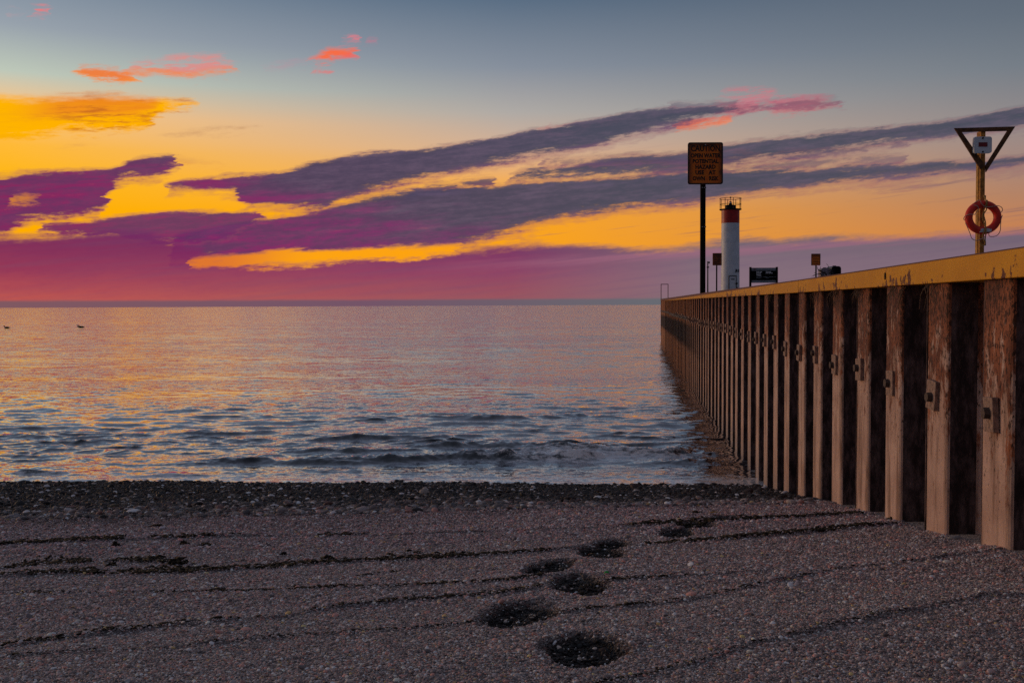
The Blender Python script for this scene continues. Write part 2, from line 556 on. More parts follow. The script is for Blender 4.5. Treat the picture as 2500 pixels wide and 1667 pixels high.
def vnoise(x, y, seed=0):
    x = np.asarray(x) + seed * 17.13
    y = np.asarray(y) + seed * 9.71
    xi = np.floor(x).astype(int)
    yi = np.floor(y).astype(int)
    fx, fy = x - xi, y - yi
    fx = fx * fx * (3 - 2 * fx)
    fy = fy * fy * (3 - 2 * fy)
    g = lambda a, b: _perm[a & 255, b & 255]
    return (g(xi, yi) * (1 - fx) + g(xi + 1, yi) * fx) * (1 - fy) + (g(xi, yi + 1) * (1 - fx) + g(xi + 1, yi + 1) * fx) * fy


def fbm(x, y, o=4, seed=0):
    s, a, t = 0, 1, 0
    for k in range(o):
        s = s + a * (vnoise(x * 2 ** k, y * 2 ** k, seed + k) - 0.5)
        t += a
        a *= 0.55
    return s / t


# ------------------------------------------------------------------ materials
def new_mat(name):
    m = bpy.data.materials.new(name)
    m.use_nodes = True
    nt = m.node_tree
    p = nt.nodes['Principled BSDF']
    return m, NG(nt), p


def flat_mat(name, c, rough=0.6, metal=0.0, var=0.15, scale=20.0, bump=0.0, spec=None):
    m, g, p = new_mat(name)
    t = g.node('ShaderNodeTexCoord')
    n = g.noise(t.outputs['Object'], scale, 4.0, 0.6)
    dark = tuple(v * (1 - var * 1.6) for v in c[:3]) + (1,)
    light = tuple(min(1, v * (1 + var)) for v in c[:3]) + (1,)
    g.put(p.inputs['Base Color'], g.mix(g.mr(n, 0.35, 0.65), dark, light))
    p.inputs['Roughness'].default_value = rough
    p.inputs['Metallic'].default_value = metal
    if spec is not None:
        p.inputs['Specular IOR Level'].default_value = spec
    if bump:
        b = g.node('ShaderNodeBump')
        b.inputs['Strength'].default_value = bump
        b.inputs['Distance'].default_value = 0.01
        g.put(b.inputs['Height'], n)
        g.put(p.inputs['Normal'], b.outputs[0])
    return m


WS = 0.1258  # lateral drift of the wall line per metre of depth (vanishing point of the pier)
WL = 2.43


def wall_x(y):
    return WL + WS * y


# --- water
mat_water, g, p = new_mat('lake_water')
t = g.node('ShaderNodeNewGeometry')
sp = g.node('ShaderNodeSeparateXYZ')
g.put(sp.inputs[0], t.outputs['Position'])
wx, wy, wz = sp.outputs
p.inputs['Base Color'].default_value = (0.010, 0.016, 0.020, 1)
p.inputs['IOR'].default_value = 1.45
def slope_noise(sx, sy, zz, det):
    n = g.node('ShaderNodeTexNoise')
    g.put(n.inputs['Vector'], g.xyz(g.m('MULTIPLY', wx, sx), g.m('MULTIPLY', wy, sy), zz))
    n.inputs['Scale'].default_value = 1.0
    n.inputs['Detail'].default_value = det
    n.inputs['Roughness'].default_value = 0.6
    v = g.node('ShaderNodeVectorMath', operation='SUBTRACT')
    g.put(v.inputs[0], n.outputs['Color'])
    v.inputs[1].default_value = (0.5, 0.5, 0.5)
    return v.outputs[0]


def vscale(v, f):
    n = g.node('ShaderNodeVectorMath', operation='SCALE')
    g.put(n.inputs[0], v)
    g.put(n.inputs['Scale'], f)
    return n.outputs[0]


def vadd(a, b):
    n = g.node('ShaderNodeVectorMath', operation='ADD')
    g.put(n.inputs[0], a)
    g.put(n.inputs[1], b)
    return n.outputs[0]


patch = g.noise(g.xyz(g.m('MULTIPLY', wx, 0.035), g.m('MULTIPLY', wy, 0.16), 9.0), 1.0, 4.0, 0.65)
swell = slope_noise(0.5, 1.3, 1.0, 3.0)
chop = slope_noise(2.2, 4.5, 4.0, 3.0)
fine = slope_noise(9.0, 17.0, 6.0, 2.0)
patch2 = g.noise(g.xyz(g.m('MULTIPLY', wx, 0.010), g.m('MULTIPLY', wy, 0.035), 19.0), 1.0, 4.0, 0.65)
gain = g.m('MULTIPLY', g.mr(patch, 0.35, 0.65, 0.45, 1.25), g.mr(patch2, 0.38, 0.62, 0.7, 1.25))
sl = vadd(vscale(swell, g.mr(wy, 30.0, 90.0, 0.10, 0.42)), vadd(vscale(chop, g.m('MULTIPLY', gain, g.mr(wy, 50.0, 26.0, 0.42, 0.72))), vscale(fine, g.m('MULTIPLY', gain, 0.40))))
sq = g.node('ShaderNodeVectorMath', operation='MULTIPLY')
g.put(sq.inputs[0], sl)
sq.inputs[1].default_value = (0.7, 1.0, 0.0)
bias = g.xyz(0.0, g.mr(wy, 25.0, 80.0, -0.02, -0.058), 0.0)
nrm = g.node('ShaderNodeVectorMath', operation='NORMALIZE')
g.put(nrm.inputs[0], vadd(t.outputs['Normal'], vadd(sq.outputs[0], bias)))
g.put(p.inputs['Normal'], nrm.outputs[0])
p.inputs['Specular IOR Level'].default_value = 0.5
p.inputs['Roughness'].default_value = 0.06
# foam film near the shore and around the wall foot, stored per vertex as 'foam'
at_f = g.node('ShaderNodeAttribute', attribute_name='foam')
fn = g.noise(g.xyz(g.m('MULTIPLY', wx, 3.0), g.m('MULTIPLY', wy, 7.0)), 1.0, 7.0, 0.75)
ff = g.m('MULTIPLY', g.mr(g.m('ADD', fn, g.m('MULTIPLY', at_f.outputs['Fac'], 0.55)), 0.74, 0.90), g.mr(at_f.outputs['Fac'], 0.0, 0.3))
g.put(p.inputs['Base Color'], g.mix(ff, (0.020, 0.024, 0.028, 1), (0.88, 0.86, 0.86, 1)))
g.put(p.inputs['Roughness'], g.m('ADD', g.m('MULTIPLY', ff, 0.6), 0.06))
sheen = g.node('ShaderNodeBsdfGlossy')
sheen.inputs['Color'].default_value = (0.95, 0.96, 1.0, 1)
sheen.inputs['Roughness'].default_value = 0.05
g.put(sheen.inputs['Normal'], nrm.outputs[0])
mxs = g.node('ShaderNodeMixShader')
lw = g.node('ShaderNodeLayerWeight')
lw.inputs['Blend'].default_value = 0.5
g.put(lw.inputs['Normal'], nrm.outputs[0])
g.put(mxs.inputs[0], g.m('MULTIPLY', g.m('POWER', lw.outputs['Facing'], 2.4), 0.86, clamp=True))
mat_water.node_tree.links.new(p.outputs[0], mxs.inputs[1])
mat_water.node_tree.links.new(sheen.outputs[0], mxs.inputs[2])
mat_water.node_tree.links.new(mxs.outputs[0], mat_water.node_tree.nodes['Material Output'].inputs['Surface'])

# --- rust and mud coated pile face
mat_face, g, p = new_mat('coated_pile_face')
t = g.node('ShaderNodeNewGeometry')
sp = g.node('ShaderNodeSeparateXYZ')
g.put(sp.inputs[0], t.outputs['Position'])
wx, wy, wz = sp.outputs
streakn = g.noise(g.xyz(g.m('MULTIPLY', wx, 11.0), g.m('MULTIPLY', wy, 11.0), g.m('MULTIPLY', wz, 4.5)), 1.0, 5.0, 0.65)
fleckn = g.noise(g.xyz(g.m('MULTIPLY', wx, 40.0), g.m('MULTIPLY', wy, 40.0), g.m('MULTIPLY', wz, 20.0)), 1.0, 4.0, 0.7)
blot = g.noise(t.outputs['Position'], 2.2, 4.0, 0.6)
tan_c = g.mix(g.mr(blot, 0.3, 0.7), (0.48, 0.315, 0.25, 1), (0.68, 0.48, 0.39, 1))
stn = g.noise(g.xyz(g.m('MULTIPLY', wx, 7.0), g.m('MULTIPLY', wy, 7.0), g.m('MULTIPLY', wz, 0.9)), 1.0, 5.0, 0.7)
tan_c = g.mix(g.m('MULTIPLY', g.mr(stn, 0.46, 0.66), 0.75), tan_c, (0.20, 0.115, 0.08, 1))
tan_c = g.mix(g.mr(wz, 0.9, 0.05, 0.0, 0.65), tan_c, (0.30, 0.27, 0.26, 1))
rustf = g.m('MULTIPLY', g.mr(g.m('ADD', streakn, g.mr(wz, 2.0, 3.7, -0.24, 0.16, smooth=False)), 0.40, 0.53), 0.94)
c = g.mix(rustf, tan_c, g.mix(g.mr(blot, 0.4, 0.62), (0.15, 0.045, 0.022, 1), (0.34, 0.105, 0.04, 1)))
darkf = g.mr(g.m('ADD', fleckn, g.mr(wz, 1.6, 3.7, -0.12, 0.09, smooth=False)), 0.55, 0.61)
c = g.mix(g.m('MULTIPLY', darkf, 0.9), c, (0.035, 0.016, 0.010, 1))
# far out in deep water the wall carries a dark tar and algae belt over orange rust
farf = g.mr(wy, 26.0, 56.0)
c = g.mix(g.m('MULTIPLY', farf, 0.8), c, (0.36, 0.13, 0.035, 1))
belt = g.m('MULTIPLY', g.mr(g.m('ADD', wz, g.m('MULTIPLY', g.m('SUBTRACT', streakn, 0.5), 0.9)), 2.70, 2.50), g.mr(g.m('ADD', wz, g.m('MULTIPLY', g.m('SUBTRACT', streakn, 0.5), 0.8)), 1.25, 1.65))
c = g.mix(g.m('MULTIPLY', belt, g.mr(wy, 28.0, 52.0, 0.0, 0.98)), c, (0.010, 0.008, 0.007, 1))
g.put(p.inputs['Base Color'], c)
p.inputs['Roughness'].default_value = 0.75
p.inputs['Specular IOR Level'].default_value = 0.25
b = g.node('ShaderNodeBump')
b.inputs['Strength'].default_value = 0.5
b.inputs['Distance'].default_value = 0.006
g.put(b.inputs['Height'], g.m('ADD', fleckn, streakn))
g.put(p.inputs['Normal'], b.outputs[0])

# --- mottled dark web steel, shade of the recessed bays put into its colour
mat_web, g, p = new_mat('shade_toned_web_steel')
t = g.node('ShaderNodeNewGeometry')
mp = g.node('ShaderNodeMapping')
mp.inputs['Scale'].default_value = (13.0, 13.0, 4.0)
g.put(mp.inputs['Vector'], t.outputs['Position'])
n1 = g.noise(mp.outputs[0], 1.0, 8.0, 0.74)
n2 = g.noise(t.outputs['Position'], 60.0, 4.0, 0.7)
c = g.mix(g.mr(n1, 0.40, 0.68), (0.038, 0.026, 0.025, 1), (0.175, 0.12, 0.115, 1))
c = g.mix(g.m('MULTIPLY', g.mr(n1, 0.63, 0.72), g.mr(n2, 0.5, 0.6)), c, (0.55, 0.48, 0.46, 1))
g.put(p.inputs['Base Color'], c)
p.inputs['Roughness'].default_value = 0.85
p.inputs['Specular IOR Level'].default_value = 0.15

# --- yellow cap beam
mat_cap, g, p = new_mat('yellow_painted_steel')
t = g.node('ShaderNodeNewGeometry')
sp = g.node('ShaderNodeSeparateXYZ')
g.put(sp.inputs[0], t.outputs['Position'])
wx, wy, wz = sp.outputs
cs = g.noise(g.xyz(0.0, g.m('MULTIPLY', wy, 10.0), g.m('MULTIPLY', wz, 9.0)), 1.0, 5.0, 0.7)
cl = g.noise(g.xyz(0.0, g.m('MULTIPLY', wy, 1.3), g.m('MULTIPLY', wz, 2.0)), 1.0, 3.0, 0.5)
c = g.mix(g.mr(cl, 0.3, 0.7), (0.66, 0.29, 0.004, 1), (0.78, 0.37, 0.006, 1))
low = g.m('SUBTRACT', g.mr(wz, 3.84, 3.65, -0.10, 0.06, smooth=False), g.mr(wy, 9.5, 7.0, 0.0, 0.05))
rf = g.mr(g.m('ADD', g.m('ADD', cs, low), g.m('MULTIPLY', g.m('SUBTRACT', cl, 0.5), 0.9)), 0.565, 0.62)
c = g.mix(rf, c, (0.13, 0.035, 0.012, 1))
c = g.mix(g.mr(wz, 3.832, 3.840), c, (0.12, 0.035, 0.015, 1))
g.put(p.inputs['Base Color'], c)
p.inputs['Roughness'].default_value = 0.6
p.inputs['Specular IOR Level'].default_value = 0.3
b = g.node('ShaderNodeBump')
b.inputs['Strength'].default_value = 0.6
b.inputs['Distance'].default_value = 0.004
g.put(b.inputs['Height'], cs)
g.put(p.inputs['Normal'], b.outputs[0])

mat_concrete = flat_mat('pier_concrete', (0.30, 0.28, 0.26), 0.85, bump=0.3, scale=6)
mat_dark = flat_mat('dark_steel', (0.018, 0.015, 0.014), 0.7, scale=30)
mat_post_dark = flat_mat('weathered_dark_post', (0.014, 0.010, 0.008), 0.8, scale=14, spec=0.1)
mat_rustrail = flat_mat('rusty_rail', (0.16, 0.035, 0.02), 0.7, scale=20)
mat_bolt = flat_mat('corroded_plate', (0.33, 0.22, 0.17), 0.8, scale=26, bump=0.3, var=0.25)
mat_boltdark = flat_mat('corroded_bolt', (0.10, 0.07, 0.055), 0.8, scale=40, bump=0.3, var=0.3)
mat_white = flat_mat('white_tower_paint', (0.66, 0.70, 0.74), 0.5, scale=1.3, var=0.07)
mat_red = flat_mat('red_tower_paint', (0.42, 0.012, 0.008), 0.45, scale=3, var=0.15)
mat_black = flat_mat('black_paint', (0.008, 0.008, 0.009), 0.7, scale=10, spec=0.1)
mat_frame_red = flat_mat('dark_red_railing', (0.07, 0.012, 0.01), 0.6, scale=10)
mat_sign = flat_mat('faded_orange_sign', (0.85, 0.13, 0.004), 0.6, scale=5, var=0.28)
mat_sign, g, p = new_mat('grimy_orange_board')
t = g.node('ShaderNodeTexCoord')
sp = g.node('ShaderNodeSeparateXYZ')
g.put(sp.inputs[0], t.outputs['Generated'])
gxx, gyy, gzz = sp.outputs
ex = g.m('MULTIPLY', g.m('ABSOLUTE', g.m('SUBTRACT', gxx, 0.5)), 2.0)
ez = g.m('MULTIPLY', g.m('ABSOLUTE', g.m('SUBTRACT', gzz, 0.42)), 1.75)
nn = g.noise(t.outputs['Object'], 4.0, 5.0, 0.65)
gr = g.mr(g.m('ADD', g.m('MAXIMUM', ex, ez), g.m('MULTIPLY', g.m('SUBTRACT', nn, 0.5), 0.7)), 0.62, 1.02)
g.put(p.inputs['Base Color'], g.mix(g.m('MULTIPLY', gr, 0.92), g.mix(g.mr(nn, 0.3, 0.7), (0.72, 0.12, 0.003, 1), (0.98, 0.24, 0.006, 1)), (0.03, 0.012, 0.006, 1)))
p.inputs['Roughness'].default_value = 0.65
mat_sign_d = flat_mat('grimy_orange_sign', (0.28, 0.06, 0.012), 0.7, scale=5, var=0.3)
mat_signblk = flat_mat('black_sign_print', (0.012, 0.008, 0.006), 0.7, scale=8)
mat_glass = flat_mat('pale_lens', (0.6, 0.55, 0.55), 0.2, scale=4)
mat_wood = flat_mat('yellow_brown_post', (0.46, 0.20, 0.03), 0.75, scale=12, var=0.3)
mat_woodd = flat_mat('dark_brown_timber', (0.13, 0.052, 0.016), 0.8, scale=12, var=0.35)
mat_ring = flat_mat('red_life_ring', (0.80, 0.028, 0.010), 0.5, scale=7, var=0.15)
mat_rope = flat_mat('pale_rope', (0.50, 0.36, 0.30), 0.8, scale=60)
mat_roped = flat_mat('yellow_brown_rope', (0.45, 0.26, 0.07), 0.8, scale=60)
mat_label = flat_mat('white_label', (0.6, 0.6, 0.62), 0.5, scale=20)
mat_redlabel = flat_mat('dark_red_label', (0.20, 0.01, 0.012), 0.5, scale=20)
mat_board = flat_mat('black_sign_board', (0.005, 0.005, 0.006), 0.8, scale=6, spec=0.05)
mat_band = flat_mat('grey_sign_band', (0.22, 0.24, 0.27), 0.5, scale=6)
mat_txt = flat_mat('white_print', (0.75, 0.75, 0.78), 0.5, scale=6)
mat_bird = flat_mat('dark_feathers', (0.010, 0.008, 0.008), 0.7, scale=10)
mat_bin = flat_mat('dark_grey_metal', (0.035, 0.036, 0.042), 0.35, scale=8)
mat_binp = flat_mat('scuffed_grey_shell', (0.24, 0.21, 0.24), 0.45, scale=9, var=0.35)
mat_twig = flat_mat('dark_twig', (0.02, 0.014, 0.012), 0.8, scale=20)
mat_weed = flat_mat('dry_weed', (0.16, 0.10, 0.06), 0.85, scale=20)
mat_green = flat_mat('bright_green_plastic', (0.01, 0.55, 0.06), 0.4, scale=9)
mat_yleaf = flat_mat('yellow_leaf', (0.45, 0.24, 0.02), 0.6, scale=9)
mat_stone = flat_mat('pale_flat_stone', (0.34, 0.31, 0.30), 0.7, scale=20)

# ------------------------------------------------------------------ terrain
prof_q = np.array([-80, -20, -6, 0.0, 3.0, 5.0, 6.5, 8.24, 9.43, 10.7, 12.05, 13.36, 16.2, 18.2, 19.5, 22, 30, 60, 200, 4000])
prof_z = np.array([2.6, 2.55, 2.5, 2.42, 2.28, 2.08, 1.87, 1.60, 1.43, 1.25, 1.05, 0.83, 0.37, 0.10, -0.10, -0.35, -0.8, -2, -6, -20]) 
kd = np.array([0, 4.75, 8.0, 10.0, 13.0, 19.0, 25.0])
kv = np.array([0.33, 0.33, 0.25, 0.16, 0.05, -0.05, -0.05])


def base_z(x, y):
    lat = np.clip(wall_x(y) - x, -1.0, 13.0)
    q = y + np.interp(y, kd, kv) * lat
    return np.interp(q, prof_q, prof_z)


def hit(px, py):
    v = ray(px, py)
    lo, hi = 1.0, 60.0
    for _ in range(50):
        mid = 0.5 * (lo + hi)
        pnt = Vector((0, 0, EYE)) + v * (mid / v.y)
        if pnt.z > float(base_z(pnt.x, pnt.y)):
            lo = mid
        else:
            hi = mid
    return pnt


strand_px = [
    ([(0, 1334), (319, 1320), (638, 1307), (957, 1302), (1250, 1296), (1487, 1289), (1700, 1279), (1874, 1270), (2000, 1264), (2110, 1257)], 0.020, 1.0),
    ([(0, 1411), (106, 1408), (266, 1403), (478, 1395), (691, 1382), (903, 1366), (1100, 1359), (1250, 1349), (1398, 1338), (1695, 1322), (1933, 1306), (2190, 1279)], 0.024, 1.15),
    ([(0, 1448), (319, 1448), (478, 1445), (744, 1440), (957, 1435), (1250, 1419), (1330, 1411)], 0.014, 0.7),
    ([(1410, 1424), (1487, 1420), (1636, 1409.5), (1814, 1398)], 0.014, 0.8),
    ([(0, 1581), (213, 1552), (425, 1530), (691, 1504), (797, 1488), (1010, 1467), (1250, 1445), (1338, 1429)], 0.022, 0.9),
    ([(0, 1602), (372, 1581), (691, 1552), (903, 1538), (1169, 1522)], 0.014, 0.45),
    ([(1374, 1495), (1636, 1471), (1755, 1447), (1862, 1425), (2082, 1384), (2261, 1367), (2439, 1340)], 0.018, 0.6),
    ([(1457, 1667), (1695, 1617), (1844, 1569), (1993, 1539), (2112, 1515), (2290, 1480), (2400, 1455)], 0.022, 0.5),
    ([(872, 1408), (999, 1387)], 0.012, 0.5),
    ([(0, 1392), (150, 1380), (300, 1375), (480, 1378), (620, 1366), (700, 1372)], 0.014, 1.1),
]
strands = []
for pxs, hgt, dens in strand_px:
    P = [hit(*q) for q in pxs]
    xs = np.array([q.x for q in P])
    ys = np.array([q.y for q in P])
    o = np.argsort(xs)
    strands.append((xs[o], ys[o], hgt, dens))

# footprints: centre px, half width px, half height px
foot_px = [(1427, 1586, 95, 36), (1267, 1500, 86, 29), (1418, 1426, 62, 23), (1341, 1386, 55, 18), (1469, 1346, 56, 16),
           (1494, 1326, 44, 9), (1656, 1300, 42, 11), (1704, 1283, 46, 8), (1772, 1267, 40, 6)]
feet = []
for fx, fy, hw, hh in foot_px:
    c0 = hit(fx, fy)
    a = hit(fx, fy - hh)
    b_ = hit(fx, fy + hh)
    ww = abs(hit(fx + hw, fy).x - c0.x)
    feet.append((c0.x, 0.5 * (a.y + b_.y), ww, max(0.12, 0.5 * (a.y - b_.y)), random.uniform(-0.25, 0.25)))


def foot_f(x, y):
    """0 outside, 1 in the middle of a footprint"""
    best = np.zeros(np.broadcast(x, y).shape)
    wob = 0.5 * fbm(x * 7, y * 7, 4, 40)
    for cx, cy, a, b_, r in feet:
        u = ((x - cx) * math.cos(r) + (y - cy) * math.sin(r)) / a
        v = (-(x - cx) * math.sin(r) + (y - cy) * math.cos(r)) / b_
        d = np.sqrt(u * u + v * v) + wob
        best = np.maximum(best, np.clip((1.25 - d) / 0.5, 0, 1) + 0.0)
    return best


def foot_d(x, y):
    best = np.full(np.broadcast(x, y).shape, 9.0)
    for cx, cy, a, b_, r in feet:
        u = ((x - cx) * math.cos(r) + (y - cy) * math.sin(r)) / a
        v = (-(x - cx) * math.sin(r) + (y - cy) * math.cos(r)) / b_
        best = np.minimum(best, np.sqrt(u * u + v * v))
    return best + 0.3 * fbm(x * 6, y * 6, 3, 41)


def terr_z(x, y):
    z = base_z(x, y)
    near = np.clip((26 - y) / 6, 0, 1)
    z = z + near * (0.05 * fbm(x * 0.35, y * 0.5, 3, 3) + 0.016 * fbm(x * 2.2, y * 2.8, 3, 9) + 0.007 * fbm(x * 12, y * 14, 3, 21))
    for xs, ys, hgt, dens in strands:
        if len(xs) < 2:
            continue
        yl = np.interp(x, xs, ys) + 0.07 * fbm(x * 2.3, x * 0 + hgt * 300, 3, 5) * np.clip(yl_scale(ys), 0.5, 2)
        inside = np.clip((x - xs[0] + 0.3) / 0.3, 0, 1) * np.clip((xs[-1] + 0.3 - x) / 0.3, 0, 1)
        dd = y - yl
        wd = 0.035
        # a low wave-thrown ridge with a steeper face toward the camera side
        z = z + inside * hgt * (0.15 + 1.0 * vnoise(x * 2.4, yl * 3, 2) * (0.4 + vnoise(x * 9, yl * 3, 4))) * np.where(dd < 0, np.exp(-(dd / wd) ** 2), np.exp(-(dd / 0.22) ** 2))
    f = foot_f(x, y)
    z = z - 0.05 * f * f * (3 - 2 * f) + 0.03 * f * fbm(x * 15, y * 15, 3, 50) * 2
    z = z + 0.006 * np.exp(-((foot_d(x, y) - 1.35) / 0.22) ** 2)
    return z


def yl_scale(ys):
    return float(np.mean(ys)) / 6.0


# tensor grid, dense only where the beach is near
def spaced(pairs):
    out = []
    for a, b_, s in pairs:
        n = max(1, int(round((b_ - a) / s)))
        out += list(np.linspace(a, b_, n, endpoint=False))
    out.append(pairs[-1][1])
    return np.array(out)


gx = spaced([(-4000, -400, 600), (-400, -40, 30), (-40, -13, 1.5), (-13, -5.0, 0.045), (-5.0, 4.5, 0.022), (4.5, 6, 0.06), (6, 40, 4), (40, 400, 60)])
gy = spaced([(-400, -60, 60), (-60, -4, 4), (-4, 2.6, 0.3), (2.6, 5.5, 0.014), (5.5, 9, 0.02), (9, 14, 0.035), (14, 21, 0.06), (21, 40, 1.0), (40, 400, 40)])
GX, GY = np.meshgrid(gx, gy)

mat_beach, g, p = new_mat('gravel_beach')
t = g.node('ShaderNodeNewGeometry')
pos = t.outputs['Position']
sp = g.node('ShaderNodeSeparateXYZ')
g.put(sp.inputs[0], pos)
wx, wy, wz = sp.outputs
vo = g.node('ShaderNodeTexVoronoi')
g.put(vo.inputs['Vector'], pos)
vo.inputs['Scale'].default_value = 110.0
sc_ = g.node('ShaderNodeSeparateColor')
g.put(sc_.inputs[0], vo.outputs['Color'])
grain = g.ramp(sc_.outputs[0], [(0.0, (0.08, 0.064, 0.062, 1)), (0.4, (0.24, 0.20, 0.19, 1)), (0.7, (0.38, 0.30, 0.28, 1)), (0.9, (0.52, 0.45, 0.42, 1)), (1.0, (0.75, 0.70, 0.68, 1))])
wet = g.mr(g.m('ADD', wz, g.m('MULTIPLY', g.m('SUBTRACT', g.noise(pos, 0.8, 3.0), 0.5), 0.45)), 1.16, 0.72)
att = g.node('ShaderNodeAttribute', attribute_name='damp_shade')
wet = g.m('MAXIMUM', wet, att.outputs['Fac'])  # adds footprint damp plus the shade painted into prints and strand lines
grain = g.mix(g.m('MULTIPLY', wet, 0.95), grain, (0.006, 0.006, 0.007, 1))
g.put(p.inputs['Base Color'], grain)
g.put(p.inputs['Roughness'], g.mr(wet, 0, 1, 0.9, 0.6))
p.inputs['Specular IOR Level'].default_value = 0.2
b = g.node('ShaderNodeBump')
b.inputs['Strength'].default_value = 0.9
b.inputs['Distance'].default_value = 0.006
g.put(b.inputs['Height'], g.m('MULTIPLY', vo.outputs['Distance'], -1.0))
g.put(p.inputs['Normal'], b.outputs[0])

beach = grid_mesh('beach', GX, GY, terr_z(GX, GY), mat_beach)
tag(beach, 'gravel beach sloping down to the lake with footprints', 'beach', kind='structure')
da = beach.data.attributes.new('damp_shade', 'FLOAT', 'POINT')
ff_ = foot_f(GX, GY)  # footprints: moist gravel, with their shade painted in as well
shade_line = np.zeros_like(GX)
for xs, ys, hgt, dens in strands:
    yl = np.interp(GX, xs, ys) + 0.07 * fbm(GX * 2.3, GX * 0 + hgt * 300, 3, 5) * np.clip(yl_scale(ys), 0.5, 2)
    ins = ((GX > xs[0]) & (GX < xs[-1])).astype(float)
    shade_line = np.maximum(shade_line, ins * np.exp(-((GY - yl + 0.02) / 0.03) ** 2))  # thin shadow of each strand ridge, painted into the ground colour
da.data.foreach_set('value', np.maximum(np.clip(ff_ * 1.6, 0, 1), 0.55 * shade_line).astype(np.float32).ravel())

# ------------------------------------------------------------------ pebbles (uncountable gravel)
def pebbles(name, n_per, x0, x1, y0, y1, size, label, tone, flat=0.55, seed=0):
    r = np.random.default_rng(100 + seed)
    n = int(n_per * (x1 - x0) * (y1 - y0))
    x = r.uniform(x0, x1, n)
    y = r.uniform(y0, y1, n)
    keep = (x < wall_x(y) - 0.0) & (np.abs(x) < y * 0.62 + 0.4)
    x, y = x[keep], y[keep]
    z = terr_z(x, y)
    keep = z > -0.05
    x, y, z = x[keep], y[keep], z[keep]
    n = len(x)
    s = size * np.exp(r.normal(0, 0.42, n)) * (1 + 0.5 * np.clip(foot_f(x, y), 0, 1))
    scl = np.stack([s * r.uniform(0.8, 1.3, n), s * r.uniform(0.7, 1.0, n), s * flat * r.uniform(0.7, 1.2, n)], 1) * 0.5
    rot = np.stack([r.normal(0, 0.3, n), r.normal(0, 0.3, n), r.uniform(0, 6.28, n)], 1)
    z = z + scl[:, 2] * 0.5
    pal = np.array([[.10, .09, .09], [.20, .165, .155], [.29, .22, .20], [.34, .18, .15], [.26, .25, .25], [.44, .37, .32], [.80, .76, .74], [.40, .28, .12]])
    pr = np.array([.24, .21, .17, .12, .12, .07, .055, .015])
    ci = r.choice(len(pal), n, p=pr / pr.sum())
    col = pal[ci] * r.uniform(0.6, 1.3, (n, 1))
    # wet stones are darker
    wetp = np.clip((1.14 - z + 0.35 * fbm(x * 0.9, y * 0.9, 3, 60) + r.normal(0, 0.09, n)) / 0.42, 0, 1)
    ft = np.clip(foot_f(x, y) * 1.6, 0, 1)  # stones in footprints: moist, and darkened further by painted shade
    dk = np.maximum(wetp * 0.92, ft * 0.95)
    light = (ci == 6) | (ci == 5)
    dk = np.where(light & (r.random(n) < 0.6), dk * 0.4, dk)
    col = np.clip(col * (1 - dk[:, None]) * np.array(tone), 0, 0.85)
    me = bpy.data.meshes.new(name)
    me.vertices.add(n)
    me.vertices.foreach_set('co', np.stack([x, y, z], 1).astype(np.float32).ravel())
    for nm, arr in (('scl', scl), ('rot', rot), ('pcol', col)):
        a = me.attributes.new(nm, 'FLOAT_VECTOR', 'POINT')
        a.data.foreach_set('vector', arr.astype(np.float32).ravel())
    me.materials.append(mat_peb)
    o = link(bpy.data.objects.new(name, me))
    md = o.modifiers.new('scatter', 'NODES')
    md.node_group = peb_group
    return tag(o, label, 'gravel', kind='stuff')


mat_peb, g, p = new_mat('pebble')
a_ = g.node('ShaderNodeAttribute', attribute_name='pcol', attribute_type='INSTANCER')
g.put(p.inputs['Base Color'], a_.outputs['Color'])
p.inputs['Roughness'].default_value = 0.62
p.inputs['Specular IOR Level'].default_value = 0.28

peb_group = bpy.data.node_groups.new('scatter_stones', 'GeometryNodeTree')
peb_group.interface.new_socket('Geometry', in_out='INPUT', socket_type='NodeSocketGeometry')
peb_group.interface.new_socket('Geometry', in_out='OUTPUT', socket_type='NodeSocketGeometry')
G = NG(peb_group)
gi = G.node('NodeGroupInput')
go = G.node('NodeGroupOutput')
ico = G.node('GeometryNodeMeshIcoSphere')
ico.inputs['Radius'].default_value = 1.0
ico.inputs['Subdivisions'].default_value = 2
smn = G.node('GeometryNodeSetMaterial')
smn.inputs['Material'].default_value = mat_peb
peb_group.links.new(ico.outputs['Mesh'], smn.inputs['Geometry'])
iop = G.node('GeometryNodeInstanceOnPoints')
peb_group.links.new(gi.outputs[0], iop.inputs['Points'])
peb_group.links.new(smn.outputs[0], iop.inputs['Instance'])
na_s = G.node('GeometryNodeInputNamedAttribute', data_type='FLOAT_VECTOR')
na_s.inputs['Name'].default_value = 'scl'
na_r = G.node('GeometryNodeInputNamedAttribute', data_type='FLOAT_VECTOR')
na_r.inputs['Name'].default_value = 'rot'
e2r = G.node('FunctionNodeEulerToRotation')
peb_group.links.new(na_r.outputs['Attribute'], e2r.inputs[0])
peb_group.links.new(e2r.outputs[0], iop.inputs['Rotation'])
peb_group.links.new(na_s.outputs['Attribute'], iop.inputs['Scale'])
peb_group.links.new(iop.outputs[0], go.inputs[0])

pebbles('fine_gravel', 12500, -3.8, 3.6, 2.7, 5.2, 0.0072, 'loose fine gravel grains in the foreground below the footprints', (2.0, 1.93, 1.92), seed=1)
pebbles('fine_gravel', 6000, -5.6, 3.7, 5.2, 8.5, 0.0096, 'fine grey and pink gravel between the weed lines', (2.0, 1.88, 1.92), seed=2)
pebbles('fine_gravel', 2300, -8.2, 4.4, 8.5, 13.0, 0.0135, 'fine gravel with painted purple sky tint above the wet pebble bank', (2.05, 1.82, 1.95), seed=3)  # magenta cast of the sky put into the pebble colour
pebbles('wet_pebbles', 850, -12.0, 5.2, 11.8, 20.5, 0.040, 'dark wet pebbles banked along the water edge', (1.5, 1.45, 1.5), 0.5, seed=4)

